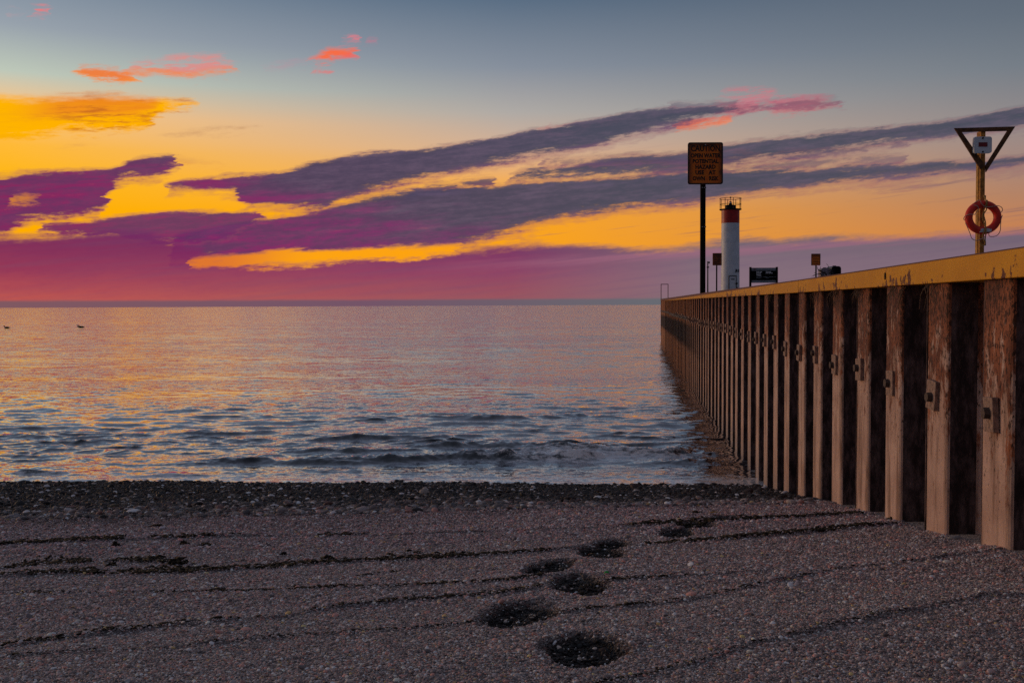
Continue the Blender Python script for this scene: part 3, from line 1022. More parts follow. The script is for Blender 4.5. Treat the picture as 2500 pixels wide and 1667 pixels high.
# ------------------------------------------------------------------ stranded weed
mat_sea, g, p = new_mat('stranded_weed')
t = g.node('ShaderNodeNewGeometry')
nn = g.noise(t.outputs['Position'], 40.0, 3.0)
g.put(p.inputs['Base Color'], g.mix(g.mr(nn, 0.45, 0.7), (0.014, 0.011, 0.008, 1), (0.17, 0.13, 0.08, 1)))
p.inputs['Roughness'].default_value = 0.8
p.inputs['Specular IOR Level'].default_value = 0.15

_t = (1 + 5 ** 0.5) / 2
ICO_V = np.array([(-1, _t, 0), (1, _t, 0), (-1, -_t, 0), (1, -_t, 0), (0, -1, _t), (0, 1, _t), (0, -1, -_t), (0, 1, -_t), (_t, 0, -1), (_t, 0, 1), (-_t, 0, -1), (-_t, 0, 1)]) / math.sqrt(1 + _t * _t)
ICO_F = np.array([(0, 11, 5), (0, 5, 1), (0, 1, 7), (0, 7, 10), (0, 10, 11), (1, 5, 9), (5, 11, 4), (11, 10, 2), (10, 7, 6), (7, 1, 8), (3, 9, 4), (3, 4, 2), (3, 2, 6), (3, 6, 8), (3, 8, 9), (4, 9, 5), (2, 4, 11), (6, 2, 10), (8, 6, 7), (9, 8, 1)])


def chips(name, C, Sz, seed, mat, jitter=0.35, parent=None):
    r = np.random.default_rng(seed)
    n = len(C)
    V = ICO_V[None] * (1 + r.normal(0, jitter, (n, 12, 1)))
    V = V * Sz[:, None, :]
    an = r.normal(0, 0.35, n)
    ca, sa = np.cos(an)[:, None], np.sin(an)[:, None]
    X = V[..., 0] * ca - V[..., 1] * sa
    Y = V[..., 0] * sa + V[..., 1] * ca
    V = np.stack([X, Y, V[..., 2]], -1) + C[:, None, :]
    Fc = ICO_F[None] + (np.arange(n) * 12)[:, None, None]
    me = bpy.data.meshes.new(name)
    me.vertices.add(n * 12)
    me.vertices.foreach_set('co', V.astype(np.float32).ravel())
    Fc = Fc.reshape(-1, 3)
    me.loops.add(Fc.size)
    me.loops.foreach_set('vertex_index', Fc.astype(np.int32).ravel())
    me.polygons.add(len(Fc))
    me.polygons.foreach_set('loop_start', np.arange(0, Fc.size, 3, dtype=np.int32))
    me.update(calc_edges=True)
    me.materials.append(mat)
    return link(bpy.data.objects.new(name, me), parent)


names = ['topmost weed line just above the wet pebbles', 'thick broken line of dark weed across the middle of the beach', 'thin weed line below the thick one, left part',
         'short weed line right of the footprints', 'long dark weed line rising from lower left to the footprints', 'faint lowest weed line at lower left',
         'thin line from the footprints up to the wall foot', 'dark groove line at lower right', 'short dash of weed left of centre', 'scattered weed tufts at the left edge']
for i, (xs, ys, hgt, dens) in enumerate(strands):
    L = xs[-1] - xs[0]
    r = np.random.default_rng(300 + i)
    my = float(np.mean(ys))
    n = int(L * 430 * dens)
    x = r.uniform(xs[0], xs[-1], n)
    cl = vnoise(x * 3.1, x * 0 + i, 11 + i) * vnoise(x * 1.1, x * 0 + i, 31 + i) * 2.4
    keep = r.random(n) < np.clip((cl - 0.25) * 1.3 + (0.12 if dens < 1 else 0.05), 0, 1)
    x = x[keep]
    cl = cl[keep]
    n = len(x)
    yl = np.interp(x, xs, ys) + 0.07 * fbm(x * 2.3, x * 0 + hgt * 300, 3, 5) * np.clip(yl_scale(ys), 0.5, 2)
    spread = (0.022 + 0.16 * max(0, dens - 0.6) * cl) * (my / 6)
    y = yl + np.abs(r.normal(0, 1, n)) * spread - 0.012
    s = r.uniform(0.4, 1.5, n) * (0.006 + 0.004 * dens) * (my / 7.0)
    Sz = np.stack([s * r.uniform(1.0, 2.4, n), s * 0.8, s * r.uniform(0.35, 0.9, n)], 1)
    C = np.stack([x, y, terr_z(x, y) + Sz[:, 2] * 0.5], 1)
    ok = x < wall_x(y) - 0.02
    o = chips('stranded_weed', C[ok], Sz[ok], 500 + i, mat_sea)
    tag(o, names[i], 'seaweed', kind='stuff')

# loose scraps of weed, single things
lumps = [(282, 1332, 19, 12, 'small pointed dark lump of weed, leftmost of the three below the upper weed line'),
         (449, 1328, 20, 11, 'dark lump of weed in the middle of the three below the upper weed line'),
         (500, 1331, 32, 8, 'low flat scrap of weed, right of the three below the upper weed line'),
         (272, 1383, 24, 10, 'rounded dark weed heap at the left on the thick weed line'),
         (430, 1376, 48, 16, 'largest dark weed heap, left part of the thick weed line'),
         (692, 1353, 20, 8, 'small dark weed heap just above the thick weed line'),
         (800, 1362, 36, 11, 'wide weed heap on the thick line below the upper weed line'),
         (1700, 1253, 30, 6, 'dark weed heap beside the farthest footprint'),
         (2185, 1268, 34, 12, 'twiggy dark weed heap against the wall foot'),
         (720, 1436, 18, 8, 'small weed tuft on the thin middle weed line'),
         (385, 1284, 36, 5, 'flat dark driftwood strip at the left below the wet pebbles'),
         (1187, 1546, 12, 6, 'little dark stone below the second nearest footprint')]
for k, (px, py, w_, h_, lab) in enumerate(lumps):
    c0 = hit(px, py)
    wm = w_ * c0.y / 2400
    hm = h_ * c0.y / 2400
    r = np.random.default_rng(700 + k)
    n = 26
    u = r.uniform(-1, 1, n)
    x = c0.x + u * wm * 0.5
    y = c0.y + r.uniform(-0.3, 0.3, n) * wm
    hz = (1 - np.abs(u) ** 1.5) * hm * r.uniform(0.1, 0.9, n)
    Sz = np.stack([wm * r.uniform(0.08, 0.25, n), wm * r.uniform(0.06, 0.15, n), hm * r.uniform(0.12, 0.35, n)], 1)
    C = np.stack([x, y, terr_z(x, y) + hz], 1)
    nm = 'driftwood' if 'driftwood' in lab else ('stone' if 'stone' in lab else 'weed_heap')
    o = chips(nm, C, Sz, 800 + k, mat_sea)
    tag(o, lab, 'driftwood' if 'driftwood' in lab else ('stone' if 'stone' in lab else 'seaweed'))

# little finds
c0 = hit(1480, 1403)
MB().lathe([(0.006, 0), (0.013, 0.0), (0.015, 0.004), (0.015, 0.014), (0.012, 0.017), (0.004, 0.018)], 14).build('bottle_cap', mat_green, smooth=True, loc=(c0.x, c0.y, float(terr_z(c0.x, c0.y)) + 0.006))
tag(bpy.data.objects['bottle_cap'], 'tiny bright green plastic cap lying beside the footprints', 'bottle cap')
bpy.data.objects['bottle_cap'].rotation_euler = (R(60), 0, 0.3)


def leaf(px, py, ln, lab):
    c = hit(px, py)
    mb = MB()
    b = mb.b
    n = 7
    up, lo = [], []
    for k in range(n):
        u = k / (n - 1)
        w = math.sin(math.pi * u) * 0.24 * ln
        zc = 0.02 + 0.012 * math.sin(3 * u)
        up.append(b.verts.new((u * ln, w, zc)))
        lo.append(b.verts.new((u * ln, -w, zc + 0.006)))
    for k in range(n - 1):
        b.faces.new((lo[k], lo[k + 1], up[k + 1], up[k]))
    bmesh.ops.solidify(b, geom=list(b.faces), thickness=0.0015)
    o = mb.build('leaf', mat_yleaf, loc=(c.x, c.y, float(terr_z(c.x, c.y))))
    o.rotation_euler = (0.15, -0.1, random.uniform(-0.5, 0.5))
    return tag(o, lab, 'leaf')


leaf(1728, 1261, 0.13, 'yellow leaf lying beside the farthest footprints')
leaf(1530, 1612, 0.035, 'small yellowed leaf right of the nearest footprint')
leaf(1437, 1362, 0.05, 'small yellow leaf at the lower edge of the fifth nearest footprint')
stone_d = [(2332, 1314, 34, 'long pale flat stone near the second pile from the right'), (2415, 1450, 20, 'pale rounded stone right of centre on the lower gravel'),
           (1555, 1645, 14, 'pale stone below the nearest footprint'), (2265, 1375, 13, 'small pale stone by the thin weed line near the wall'),
           (1638, 1205, 12, 'pale pebble on the wet bank near the water'), (1210, 1196, 16, 'large flat pale pebble on the wet bank left of centre')]
for k, (px, py, w_, lab) in enumerate(stone_d):
    c = hit(px, py)
    wm = w_ * c.y / 2400
    mb = MB()
    bmesh.ops.create_icosphere(mb.b, subdivisions=3, radius=0.5)
    for v in mb.b.verts:
        q = v.co
        s = 1 + 0.14 * math.sin(q.x * 7 + k) * math.cos(q.y * 5 + k)
        v.co = Vector((q.x * wm * s, q.y * wm * 0.6 * s, q.z * wm * 0.34 * s))
    o = mb.build('stone', mat_stone, smooth=True, loc=(c.x, c.y, float(terr_z(c.x, c.y)) + wm * 0.08))
    tag(o, lab, 'stone')

# ------------------------------------------------------------------ water
def shore_y(x):
    yy = np.linspace(14, 24, 120)
    X_, Y_ = np.meshgrid(x, yy)
    Z_ = base_z(X_, Y_)
    i = np.argmax(Z_ < 0, axis=0)
    return yy[i]


azs = np.concatenate([np.linspace(-85, -36, 50, endpoint=False), np.linspace(-36, 20, 1150, endpoint=False), np.linspace(20, 85, 66)])
rows = []
d = 16.0
while d < 90:
    rows.append(d)
    d += max(0.045, d * d / 3440 * (0.32 if d < 32 else 0.55))
while d < 400:
    rows.append(d)
    d += max(0.6, d * d / 3440 * 0.9)
while d < 30000:
    rows.append(d)
    d *= 1.25
rows = np.array(rows)
AZg, Dg = np.meshgrid(azs, rows)
WX = np.tan(np.radians(np.clip(AZg, -84.9, 84.9))) * Dg
WY = Dg.copy()
r = np.random.default_rng(42)
sx_ = np.zeros_like(WX)
sy_ = np.zeros_like(WX)
hz = np.zeros_like(WX)
env = 0.55 + 1.1 * np.clip(fbm(WX * 0.10, WY * 0.16, 3, 70) + 0.45, 0, 1.2)
inter = 0.22 + 1.5 * np.clip(fbm(WX * 0.55, WY * 0.9, 3, 72) + 0.02, 0, 1) * 2.2
shal = np.clip((WY - 19.5) / 4.0, 0.15, 1.0)
rough_near = 0.62 + 0.63 * np.exp(-((WY - 27) / 9.0) ** 2) 
fade = np.clip((260 - WY) / 160, 0, 1)
lams = np.exp(r.uniform(math.log(0.20), math.log(2.0), 80))
for i, lam in enumerate(lams):
    th = math.radians(-90 + r.normal(4, 27))
    k = 2 * math.pi / lam
    kx, ky = k * math.cos(th), k * math.sin(th)
    dstep = np.maximum(0.045, WY * WY / 3440 * np.where(WY < 32, 0.32, 0.55))
    samp = np.clip((lam / dstep - 2.5) / 2.5, 0, 1)
    a = (0.013 if lam > 0.9 else 0.030) / k * samp
    ph = kx * WX + ky * WY + r.uniform(0, 6.28) + 1.2 * fbm(WX * 0.35 / lam ** 0.5, WY * 0.35 / lam ** 0.5, 2, i)
    E = inter if lam < 0.9 else (0.35 + 0.65 * env)
    c_, s_ = np.cos(ph), np.sin(ph)
    hz += a * E * c_
    sx_ -= a * E * s_ * math.cos(th)
    sy_ -= a * E * s_ * math.sin(th)
amp = shal * rough_near * fade * 1.35
hz *= amp
WX2 = WX + 1.5 * sx_ * amp
WY2 = WY + 1.5 * sy_ * amp
# the little breaking swell close to shore and two side crests
def crest(x, y, cx, cy, lx, wy_, hh, seed, slope=0.0):
    yc = cy + slope * (x - cx) + 0.7 * fbm(x * 0.5, x * 0, 3, seed)
    e = np.exp(-((x - cx) / lx) ** 4) * (0.55 + 0.9 * vnoise(x * 0.9, x * 0, seed))
    dd = y - yc
    pr = np.where(dd < 0, np.exp(-(dd / wy_) ** 2), np.exp(-(dd / (2.6 * wy_)) ** 2))
    chop = 1 + 1.7 * fbm(x * 2.2, y * 4.0, 4, seed + 5)
    return hh * e * pr * chop


def wpt(px, py):
    v = ray(px, py)
    s = EYE / -v.z
    return v.x * s, v.y * s


for px, py, lx, wd_, hh, sd_, sl in ((1180, 1122, 3.0, 0.20, 0.20, 81, 0.02), (1460, 1112, 2.8, 0.22, 0.20, 84, -0.03), (640, 1132, 2.2, 0.14, 0.09, 83, 0.0), (100, 1158, 0.9, 0.07, 0.05, 85, -0.02),
                                 (420, 1163, 0.8, 0.07, 0.03, 86, 0.0), (1700, 1130, 1.2, 0.22, 0.08, 87, 0.05), (950, 1070, 2.2, 0.18, 0.10, 88, 0.06), (500, 1060, 2.4, 0.18, 0.08, 89, 0.05),
                                 (60, 1020, 1.6, 0.18, 0.05, 90, 0.0), (1300, 1020, 2.6, 0.22, 0.10, 91, 0.08), (1240, 1090, 2.4, 0.18, 0.13, 96, 0.05), (900, 1100, 1.8, 0.15, 0.09, 97, -0.04), (1180, 768, 3, 1.0, 0.16, 93, 0.0)):
    cx, cy = wpt(px, py)
    hz = hz + crest(WX, WY, cx, cy, lx, wd_, hh, sd_, sl)
nearsh = np.clip((WY - 17.2) / 2.5, 0, 1)
hz = hz * (0.25 + 0.75 * nearsh)
water = grid_mesh('lake', WX2, WY2, hz, mat_water)
tag(water, 'rippled lake reflecting the sunset sky', 'lake', kind='structure')
sy0 = shore_y(np.linspace(-14, 6, 60))
foam = 1 - np.clip((WY - np.interp(WX, np.linspace(-14, 6, 60), sy0)) / 2.2, 0, 1)
dw = np.clip(1 - (wall_x(WY) - WX) / 1.4, 0, 1) * np.clip((30 - WY) / 10, 0, 1)
foam = np.maximum(foam, dw * 0.5)
foam = np.maximum(foam, 0.7 * np.exp(-((WY - 22.3) / 1.2) ** 2) * np.exp(-((WX - 2.0) / 4.0) ** 2))
fa = water.data.attributes.new('foam', 'FLOAT', 'POINT')
fa.data.foreach_set('value', foam.astype(np.float32).ravel())

# ------------------------------------------------------------------ the pier
PER = 1.305
Y_END = 93.5
DECK = 3.80
TOP = 3.842
pier = thing('pier', 'long steel sheet pile pier wall with a yellow painted cap beam', 'pier', (0, 0, 0))
ang = math.atan(WS)
# local frame: u along the pier, v inward (to the right)
cu_, su_ = math.cos(ang), math.sin(ang)


def rise(u):
    """the wall top climbs a little toward the far end"""
    return float(np.interp(u, [10, 36, 94], [0.0, 0.07, 0.20]))


def P(u, v, z):
    """u = metres of depth (world y at v=0), v = metres inland from the outer flange plane"""
    return (wall_x(u) + v * cu_, u - v * su_, z)


def pile_mesh(name, fl, run, dep, per, z0=-0.6, z1=3.70, bev=0.032):
    """one pile: outer flange, two returns and the inner flange; local y along the wall, x inward"""
    b = bmesh.new()
    prof = [(0.0, fl), (0.0, 0.0), (dep, -run), (dep, -(per - fl - run) + 0.0), (0.0, -(per - fl))]
    # far edge of the outer flange at +fl, near edge at 0; bay lies toward the viewer
    th = 0.014
    lo, hi = [], []
    for x, y in prof:
        lo.append(b.verts.new((x, y, z0)))
        hi.append(b.verts.new((x, y, z1)))
    for k in range(len(prof) - 1):
        f = b.faces.new((lo[k], lo[k + 1], hi[k + 1], hi[k]))
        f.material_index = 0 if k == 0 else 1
    bmesh.ops.recalc_face_normals(b, faces=b.faces)
    es = [e for e in b.edges if abs(e.verts[0].co.z - e.verts[1].co.z) > 1 and len(e.link_faces) == 2]
    bmesh.ops.bevel(b, geom=es, offset=bev, segments=3, affect='EDGES', profile=0.5)
    bmesh.ops.solidify(b, geom=list(b.faces), thickness=-th)
    me = bpy.data.meshes.new(name)
    b.to_mesh(me)
    b.free()
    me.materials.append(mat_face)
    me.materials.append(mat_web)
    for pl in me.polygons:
        pl.use_smooth = False
    return me


FL = 0.49
pile_a = pile_mesh('sheet_pile', FL, 0.06, 0.245, PER)
pile_m = pile_mesh('sheet_pile_mid', FL - 0.02, 0.06, 0.245, PER, bev=0.012)
pile_f = pile_mesh('sheet_pile_far', FL - 0.03, 0.06, 0.245, PER, bev=0.004)
pile_b = pile_mesh('sheet_pile_shallow', 0.98, 0.05, 0.03, PER, bev=0.004)
# far edge of first visible strip at u = 6.85
u0 = 6.86 - FL
u = u0 - 9 * PER
us = []
while u < Y_END - 0.3:
    me_ = pile_b if u > 80 else pile_f if u > 28 else pile_m if u > 15 else pile_a
    o = bpy.data.objects.new('sheet_pile', me_)
    x, y, z = P(u, 0, 0)
    jit = random.uniform(-0.012, 0.012)
    o.location = (x + jit, y, z + rise(u) + random.uniform(-0.015, 0.0))
    o.rotation_euler = (0, 0, -ang)
    link(o, pier)
    us.append(u)
    u += PER

# anchor plate and bolt on every pile
mb = MB()
mb.box(-0.020, 0, 0, 0.040, 0.19, 0.235, bev=0.004)
plate0 = mb.build('anchor_plate', mat_bolt, pier)
mb = MB()
mb.tube([(-0.038, 0, 0), (-0.078, 0, 0)], 0.040, 8)
bolt0 = mb.build('bolt', mat_boltdark, plate0)
plate_me, bolt_me = plate0.data, bolt0.data
first = True
for i, u in enumerate(us):
    if u > 60 or u < 3:
        continue
    zb = float(np.interp(u, [6.5, 10, 18, 40, 91], [2.755, 2.775, 2.83, 2.84, 3.02])) + random.uniform(-0.03, 0.03)
    x, y, z = P(u + FL * 0.55, 0, zb)
    if first:
        pl, bo = plate0, bolt0
        first = False
    else:
        pl = link(plate0.copy(), pier)
        bo = link(bolt0.copy(), pl)
    pl.location = (x, y, z)
    pl.rotation_euler = (random.uniform(-0.07, 0.07), random.uniform(-0.03, 0.03), -ang + random.uniform(-0.05, 0.08))
    bo.location = (0, random.uniform(-0.03, 0.02), random.uniform(-0.03, 0.03))
    bo.rotation_euler = (random.uniform(0, 1), 0, 0)


def wall_strip(name, u1, u2, v1, v2, z1, z2, mat, parent=pier, bev=0.0, holes=None):
    mb = MB()
    b = mb.b
    vs = [b.verts.new(P(uu, vv, zz + (rise(uu) if zz > 3 else 0))) for uu in (u1, u2) for vv in (v1, v2) for zz in (z1, z2)]
    for f in ((0, 1, 3, 2), (4, 6, 7, 5), (0, 4, 5, 1), (2, 3, 7, 6), (0, 2, 6, 4), (1, 5, 7, 3)):
        b.faces.new([vs[k] for k in f])
    if bev:
        bmesh.ops.bevel(b, geom=list(b.edges), offset=bev, segments=2, affect='EDGES', profile=0.5)
    return mb.build(name, mat, parent)


wall_strip('waler', 46.0, 70.0, -0.05, -0.002, 2.77, 2.93, mat_dark)
wall_strip('waler', 70.01, Y_END, -0.05, -0.002, 2.84, 2.99, mat_dark)
# cap beam segments (joints where the photo shows them)
segs = [-6.0, 2.0, 14.35, 36.2, 60.0, Y_END + 0.2]
for a, b_ in zip(segs, segs[1:]):
    wall_strip('cap_beam', a + 0.012, b_ - 0.012, -0.055, 0.30, 3.655, TOP, mat_cap, bev=0.006)
wall_strip('deck', -6.0, Y_END + 0.15, 0.31, 16.0, 2.9, DECK, mat_concrete)
wall_strip('fill', -6.0, Y_END - 0.1, 0.30, 15.8, -0.6, 2.88, mat_web)
wall_strip('end_wall', Y_END, Y_END + 0.12, 0.02, 15.9, -0.6, 3.64, mat_face)
wall_strip('end_cap', Y_END - 0.05, Y_END + 0.2, 0.31, 16.0, 3.80, 3.845, mat_cap)
# dark drain hole stub in the beam
q = P(9.35, -0.058, 3.76)
mb = MB()
mb.tube([(-0.004, 0, 0), (0.02, 0, 0)], 0.030, 14)
o = mb.build('drain_hole', mat_black, pier)
o.location = q
o.rotation_euler = (0, 0, -ang)
o.scale = (1, 0.8, 1.15)

# dry weeds growing out below the cap
for k, (uu, nn_) in enumerate(((10.55, 16), (11.9, 20), (9.0, 12), (13.2, 10), (17.5, 8), (8.0, 8))):
    mb = MB()
    x, y, z = P(uu, -0.02, 3.655)
    for j in range(nn_):
        a = random.uniform(0, 6.28)
        l = random.uniform(0.06, 0.22)
        px_ = Vector((x + random.uniform(-0.02, 0.02), y + random.uniform(-0.15, 0.15), z))
        p1 = px_ + Vector((-0.02 - 0.03 * random.random(), 0.04 * math.cos(a), -0.4 * l))
        p2 = p1 + Vector((-0.01 * random.random(), 0.05 * math.sin(a), -0.6 * l))
        mb.tube([px_, p1, p2], [0.004, 0.003, 0.0015], 4)
    o = mb.build('dry_weed', mat_weed)
    tag(o, ['dry weed tuft hanging under the cap beam by the fourth pile from the right', 'dry weed tuft hanging under the cap beam by the fifth pile from the right', 'thin dry weed under the cap beam near the drain hole',
            'dry weed wisp under the cap beam at the beam joint', 'small dry weed wisp hanging below the cap beam left of the twiggy shrub', 'dry stalks hanging under the beam by the second pile from the right'][k], 'weed')

# ------------------------------------------------------------------ things on the pier
HZ = lambda px, py, d: at(px, py, d)

# end ladder hoop
dd = 93.0
a = HZ(1614, 694, dd); b_ = HZ(1631, 694, dd)
ld = thing('ladder_rail', 'thin rusty hooped ladder rail at the far end of the pier', 'ladder', ((a.x + b_.x) / 2, dd, DECK))
w2 = (b_.x - a.x) / 2
ht = a.z - DECK
MB().tube([(-w2, 0, -3.2), (-w2, 0, ht)], 0.035, 6).build('stile', mat_rustrail, ld)
MB().tube([(w2, 0, 0.05), (w2, 0, ht)], 0.035, 6).build('stile', mat_rustrail, ld)
MB().tube([(-w2 - 0.03, 0, ht), (w2 + 0.03, 0, ht)], 0.035, 6).build('top_bar', mat_rustrail, ld)


def caution(name, label, px0, px1, py0, py1, post_px, post_w, dd, ground, lines=True, msign=mat_sign, lean=0.0, grp='orange caution signs on posts'):
    pl, pr = HZ(px0, py0, dd), HZ(px1, py1, dd)
    cx = (pl.x + pr.x) / 2
    zt, zb = pl.z, pr.z
    t = thing(name, label, 'sign', (cx, dd, ground), 0, grp)
    w = (pr.x - pl.x)
    h = zt - zb
    z0 = zb - ground
    pw = post_w * dd / 2400
    px_ = HZ(post_px, py1, dd).x - cx
    MB().box(px_, 0.06 + pw / 2, (z0 + h * 0.9) / 2, pw, pw, z0 + h * 0.9, bev=0.006).build('post', mat_post_dark, t)
    out = rrect(-w / 2, w / 2, z0, z0 + h, w * 0.06)
    inn = rrect(-w / 2 + w * 0.035, w / 2 - w * 0.035, z0 + w * 0.035, z0 + h - w * 0.035, w * 0.04)
    pan = MB().prism(out, 0.0, 0.05).build('panel', msign, t)
    ring_prism(out, inn, -0.004, 0.0).build('border', mat_signblk, pan)
    if lines:
        rows_ = [('CAUTION', 0.85, 0.145, 0.83), ('OPEN WATER', 0.68, 0.098, 0.86), ('POTENTIAL', 0.545, 0.095, 0.74), ('HAZARD', 0.41, 0.098, 0.58), ('USE   AT', 0.275, 0.098, 0.58), ('OWN   RISK', 0.135, 0.098, 0.74)]
        for s, yy, sz, ww in rows_:
            text(s, sz * h * 1.38, mat_signblk, pan, (0, -0.003, z0 + yy * h), bold=0.0055 * h, width=ww * w)
        # holes and bolts
        MB().tube([(0, -0.006, z0 + h * 0.94), (0, 0.0, z0 + h * 0.94)], 0.022, 10).build('bolt', mat_glass, pan)
        for zz, ss in ((z0 - 0.12, 1), (z0 * 0.62 + 0.02, 1)):
            MB().box(px_, 0.05, zz, pw * 1.15, 0.02, 0.05).build('bracket', mat_dark, t)
            for q_ in (-0.25, 0.25):
                MB().tube([(px_ + q_ * pw, 0.04, zz), (px_ + q_ * pw, 0.01, zz)], 0.016, 8).build('bolt', mat_glass, t)
    else:
        for k in range(6):
            hh = h * (0.05 if k else 0.085)
            MB().box(0, -0.002, z0 + h * (0.85 - 0.14 * k), w * (0.8 if k < 2 else 0.62), 0.004, hh).build('lettering', mat_signblk, pan)
    if lean:
        t.rotation_euler = (0, R(lean), 0)
    return t


d1 = 36.8
caution('caution_sign', 'tall dark post carrying the largest orange board, black print starting with CAUTION', 1679.5, 1765, 348, 450, 1718, 11.5, d1, DECK - 0.02)
caution('caution_sign', 'small dark brown sign on thin post just left of the white light tower', 1740, 1762, 618, 648, 1750.5, 3.0, 65, DECK, False, mat_sign_d)
caution('caution_sign', 'small orange brown sign on thin post right of the black harbour notice board', 1981, 2003, 619.5, 648, 1993.5, 3.0, 54, DECK, False, mat_sign)

# thin marker pole with a small fitting
dd = 70
q0, q1 = HZ(1728, 638, dd), HZ(1727.5, 711, dd)
mp = thing('marker_pole', 'thin dark pole with a small light fitting between the caution post and the tower', 'pole', (q0.x, dd, DECK))
MB().tube([(0, 0, 0), (0, 0, q0.z - DECK)], [0.055, 0.04], 8).build('pole', mat_dark, mp)
zz = HZ(1728, 641.5, dd).z - DECK
MB().tube([(-0.02, 0, zz), (0.14, 0, zz + 0.03)], 0.03, 6).tube([(0.10, 0, zz - 0.05), (0.10, 0, zz + 0.08)], 0.05, 8).build('light_fitting', mat_dark, mp)
zz = HZ(1728, 652.5, dd).z - DECK
MB().box(0.01, 0, zz, 0.16, 0.1, 0.08).build('clamp', mat_dark, mp)

# light tower
dd = 80.0
L = lambda px, py: HZ(px, py, dd)
cx = L(1783, 620).x
lt = thing('light_tower', 'white cylindrical light tower with red top band and railed gallery', 'lighthouse', (cx, dd, DECK))
z = lambda py: L(1783, py).z - DECK
Rb, Rt = 0.745, 0.715
MB().lathe([(Rb + 0.03, 0.0), (Rb + 0.03, 0.15), (Rb, 0.16), (Rt, z(545.5))], 48).build('tower_shaft', mat_white, lt, smooth=True)
MB().lathe([(Rt + 0.004, z(545.5) + 0.003), (Rt + 0.004, z(514))], 48).build('red_band', mat_red, lt, smooth=True)
MB().lathe([(Rt + 0.02, z(514) + 0.003), (0.86, z(513)), (0.88, z(512.5)), (0.88, z(511))], 48).build('gallery', mat_black, lt, smooth=True)
MB().lathe([(0.40, z(511) + 0.003), (0.40, z(501.5)), (0.36, z(500.8))], 32).build('lantern_base', mat_black, lt, smooth=True)
ln = MB().lathe([(0.15, z(500.7)), (0.13, z(498.5)), (0.085, z(495)), (0.10, z(494)), (0.10, z(492.6)), (0.03, z(491.8))], 16)
ln = ln.build('lantern', mat_black, lt, smooth=True)
MB().lathe([(0.055, z(497.5)), (0.092, z(496.8)), (0.092, z(495)), (0.055, z(494.2))], 12, c=(0, -0.045, 0)).build('lens', mat_glass, ln, smooth=True)
MB().lathe([(0.018, z(491.9)), (0.018, z(484)), (0.06, z(483.8)), (0.09, z(482.6)), (0.03, z(480.5))], 10).build('finial', mat_black, lt, smooth=True)
# railing
for zz_, rr, nm in ((z(485), 0.86, 'top_rail'), (z(499.2), 0.845, 'middle_rail')):
    MB().tube([(rr * math.cos(2 * math.pi * k / 40), rr * math.sin(2 * math.pi * k / 40), zz_) for k in range(40)], 0.022, 6, closed=True).build(nm, mat_frame_red, lt)
for k in range(8):
    a = 2 * math.pi * (k + 0.06) / 8
    MB().tube([(0.85 * math.cos(a), 0.85 * math.sin(a), z(511)), (0.85 * math.cos(a), 0.85 * math.sin(a), z(485))], 0.024, 6).build('railing_post', mat_frame_red, lt)
# door on the front, a little right of centre
dc = (L(1783.5, 690).x - cx)
dw_ = (1793 - 1774) / 2 * dd / 2400
ztop = z(673.5)
fr = ring_prism([(-dw_, 0.1), (dw_, 0.1), (dw_, ztop), (-dw_, ztop)], [(-dw_ + 0.045, 0.14), (dw_ - 0.045, 0.14), (dw_ - 0.045, ztop - 0.05), (-dw_ + 0.045, ztop - 0.05)], -Rb - 0.05, -Rb + 0.12).build('door_frame', mat_dark, lt, loc=(dc, 0, 0))
dr = MB().box(dc, -Rb + 0.04, (ztop + 0.1) / 2, dw_ * 2 - 0.1, 0.12, ztop - 0.2).build('door', mat_white, lt)
MB().box(dc + dw_ * 0.7, -Rb - 0.06, z(692.5), 0.07, 0.05, 0.05).build('handle', mat_black, dr)
MB().box(dc, -Rb - 0.03, z(682), 0.3, 0.012, 0.12).build('notice', mat_band, dr)
for k, zz_ in enumerate((z(692.5), z(703))):
    MB().box(dc + dw_ + 0.07, -Rb + 0.10 - 0.06, zz_, 0.09, 0.08, 0.10).build('hinge', mat_black, lt)
# dark marking on the shaft at right (small print like brush marks)
mk = MB()
for k, ax in enumerate((0.29, 0.36, 0.43, 0.56, 0.62)):
    yy = -math.sqrt(max(0.0, 0.745 ** 2 - ax ** 2)) - 0.006
    mk.box(ax, yy, z(662) + (0.03 if k % 2 else -0.02), 0.045, 0.02, 0.26 - 0.03 * (k % 3), rot=Matrix.Rotation(math.atan2(ax, -yy), 3, 'Z') @ Matrix.Rotation(0.15 * (-1) ** k, 3, 'Y'))
mk.build('marking', mat_black, lt)

# black notice board
dd = 62.0
a, b_ = HZ(1829.5, 654, dd), HZ(1899, 654, dd)
ztop, zbot = a.z - DECK, HZ(1860, 690.5, dd).z - DECK
nbx = (a.x + b_.x) / 2
nb_ = thing('notice_board', 'black two post harbour notice board with grey bands and white print', 'sign', (nbx, dd, DECK), R(1.0))
W2 = (b_.x - a.x) / 2
for s in (-1, 1):
    MB().box(s * (W2 - 0.06), 0, (ztop + 0.05) / 2, 0.12, 0.12, ztop + 0.05, bev=0.008).build('post', mat_black, nb_)
pn = MB().box(0, 0, (ztop + zbot) / 2, 2 * W2 - 0.245, 0.06, ztop - zbot, bev=0.004).build('panel', mat_board, nb_)
H = ztop - zbot
MB().box(0, -0.034, ztop - H * 0.10, 2 * W2 - 0.26, 0.006, H * 0.18).build('band', mat_band, pn)
MB().box(0, -0.034, zbot + H * 0.09, 2 * W2 - 0.26, 0.006, H * 0.15).build('band', mat_band, pn)
for k in range(3):
    MB().box(-W2 + 0.27 + 0.045 * k, -0.040, ztop - H * 0.10, 0.034, 0.004, H * (0.07 if k == 1 else 0.09)).build('emblem', mat_redlabel if k != 1 else mat_signblk, pn)
tx = lambda s, sz, x, zf, w=None, m=mat_txt: text(s, sz, m, pn, (x, -0.034, zbot + H * zf), width=w, align='LEFT', bold=0.004)
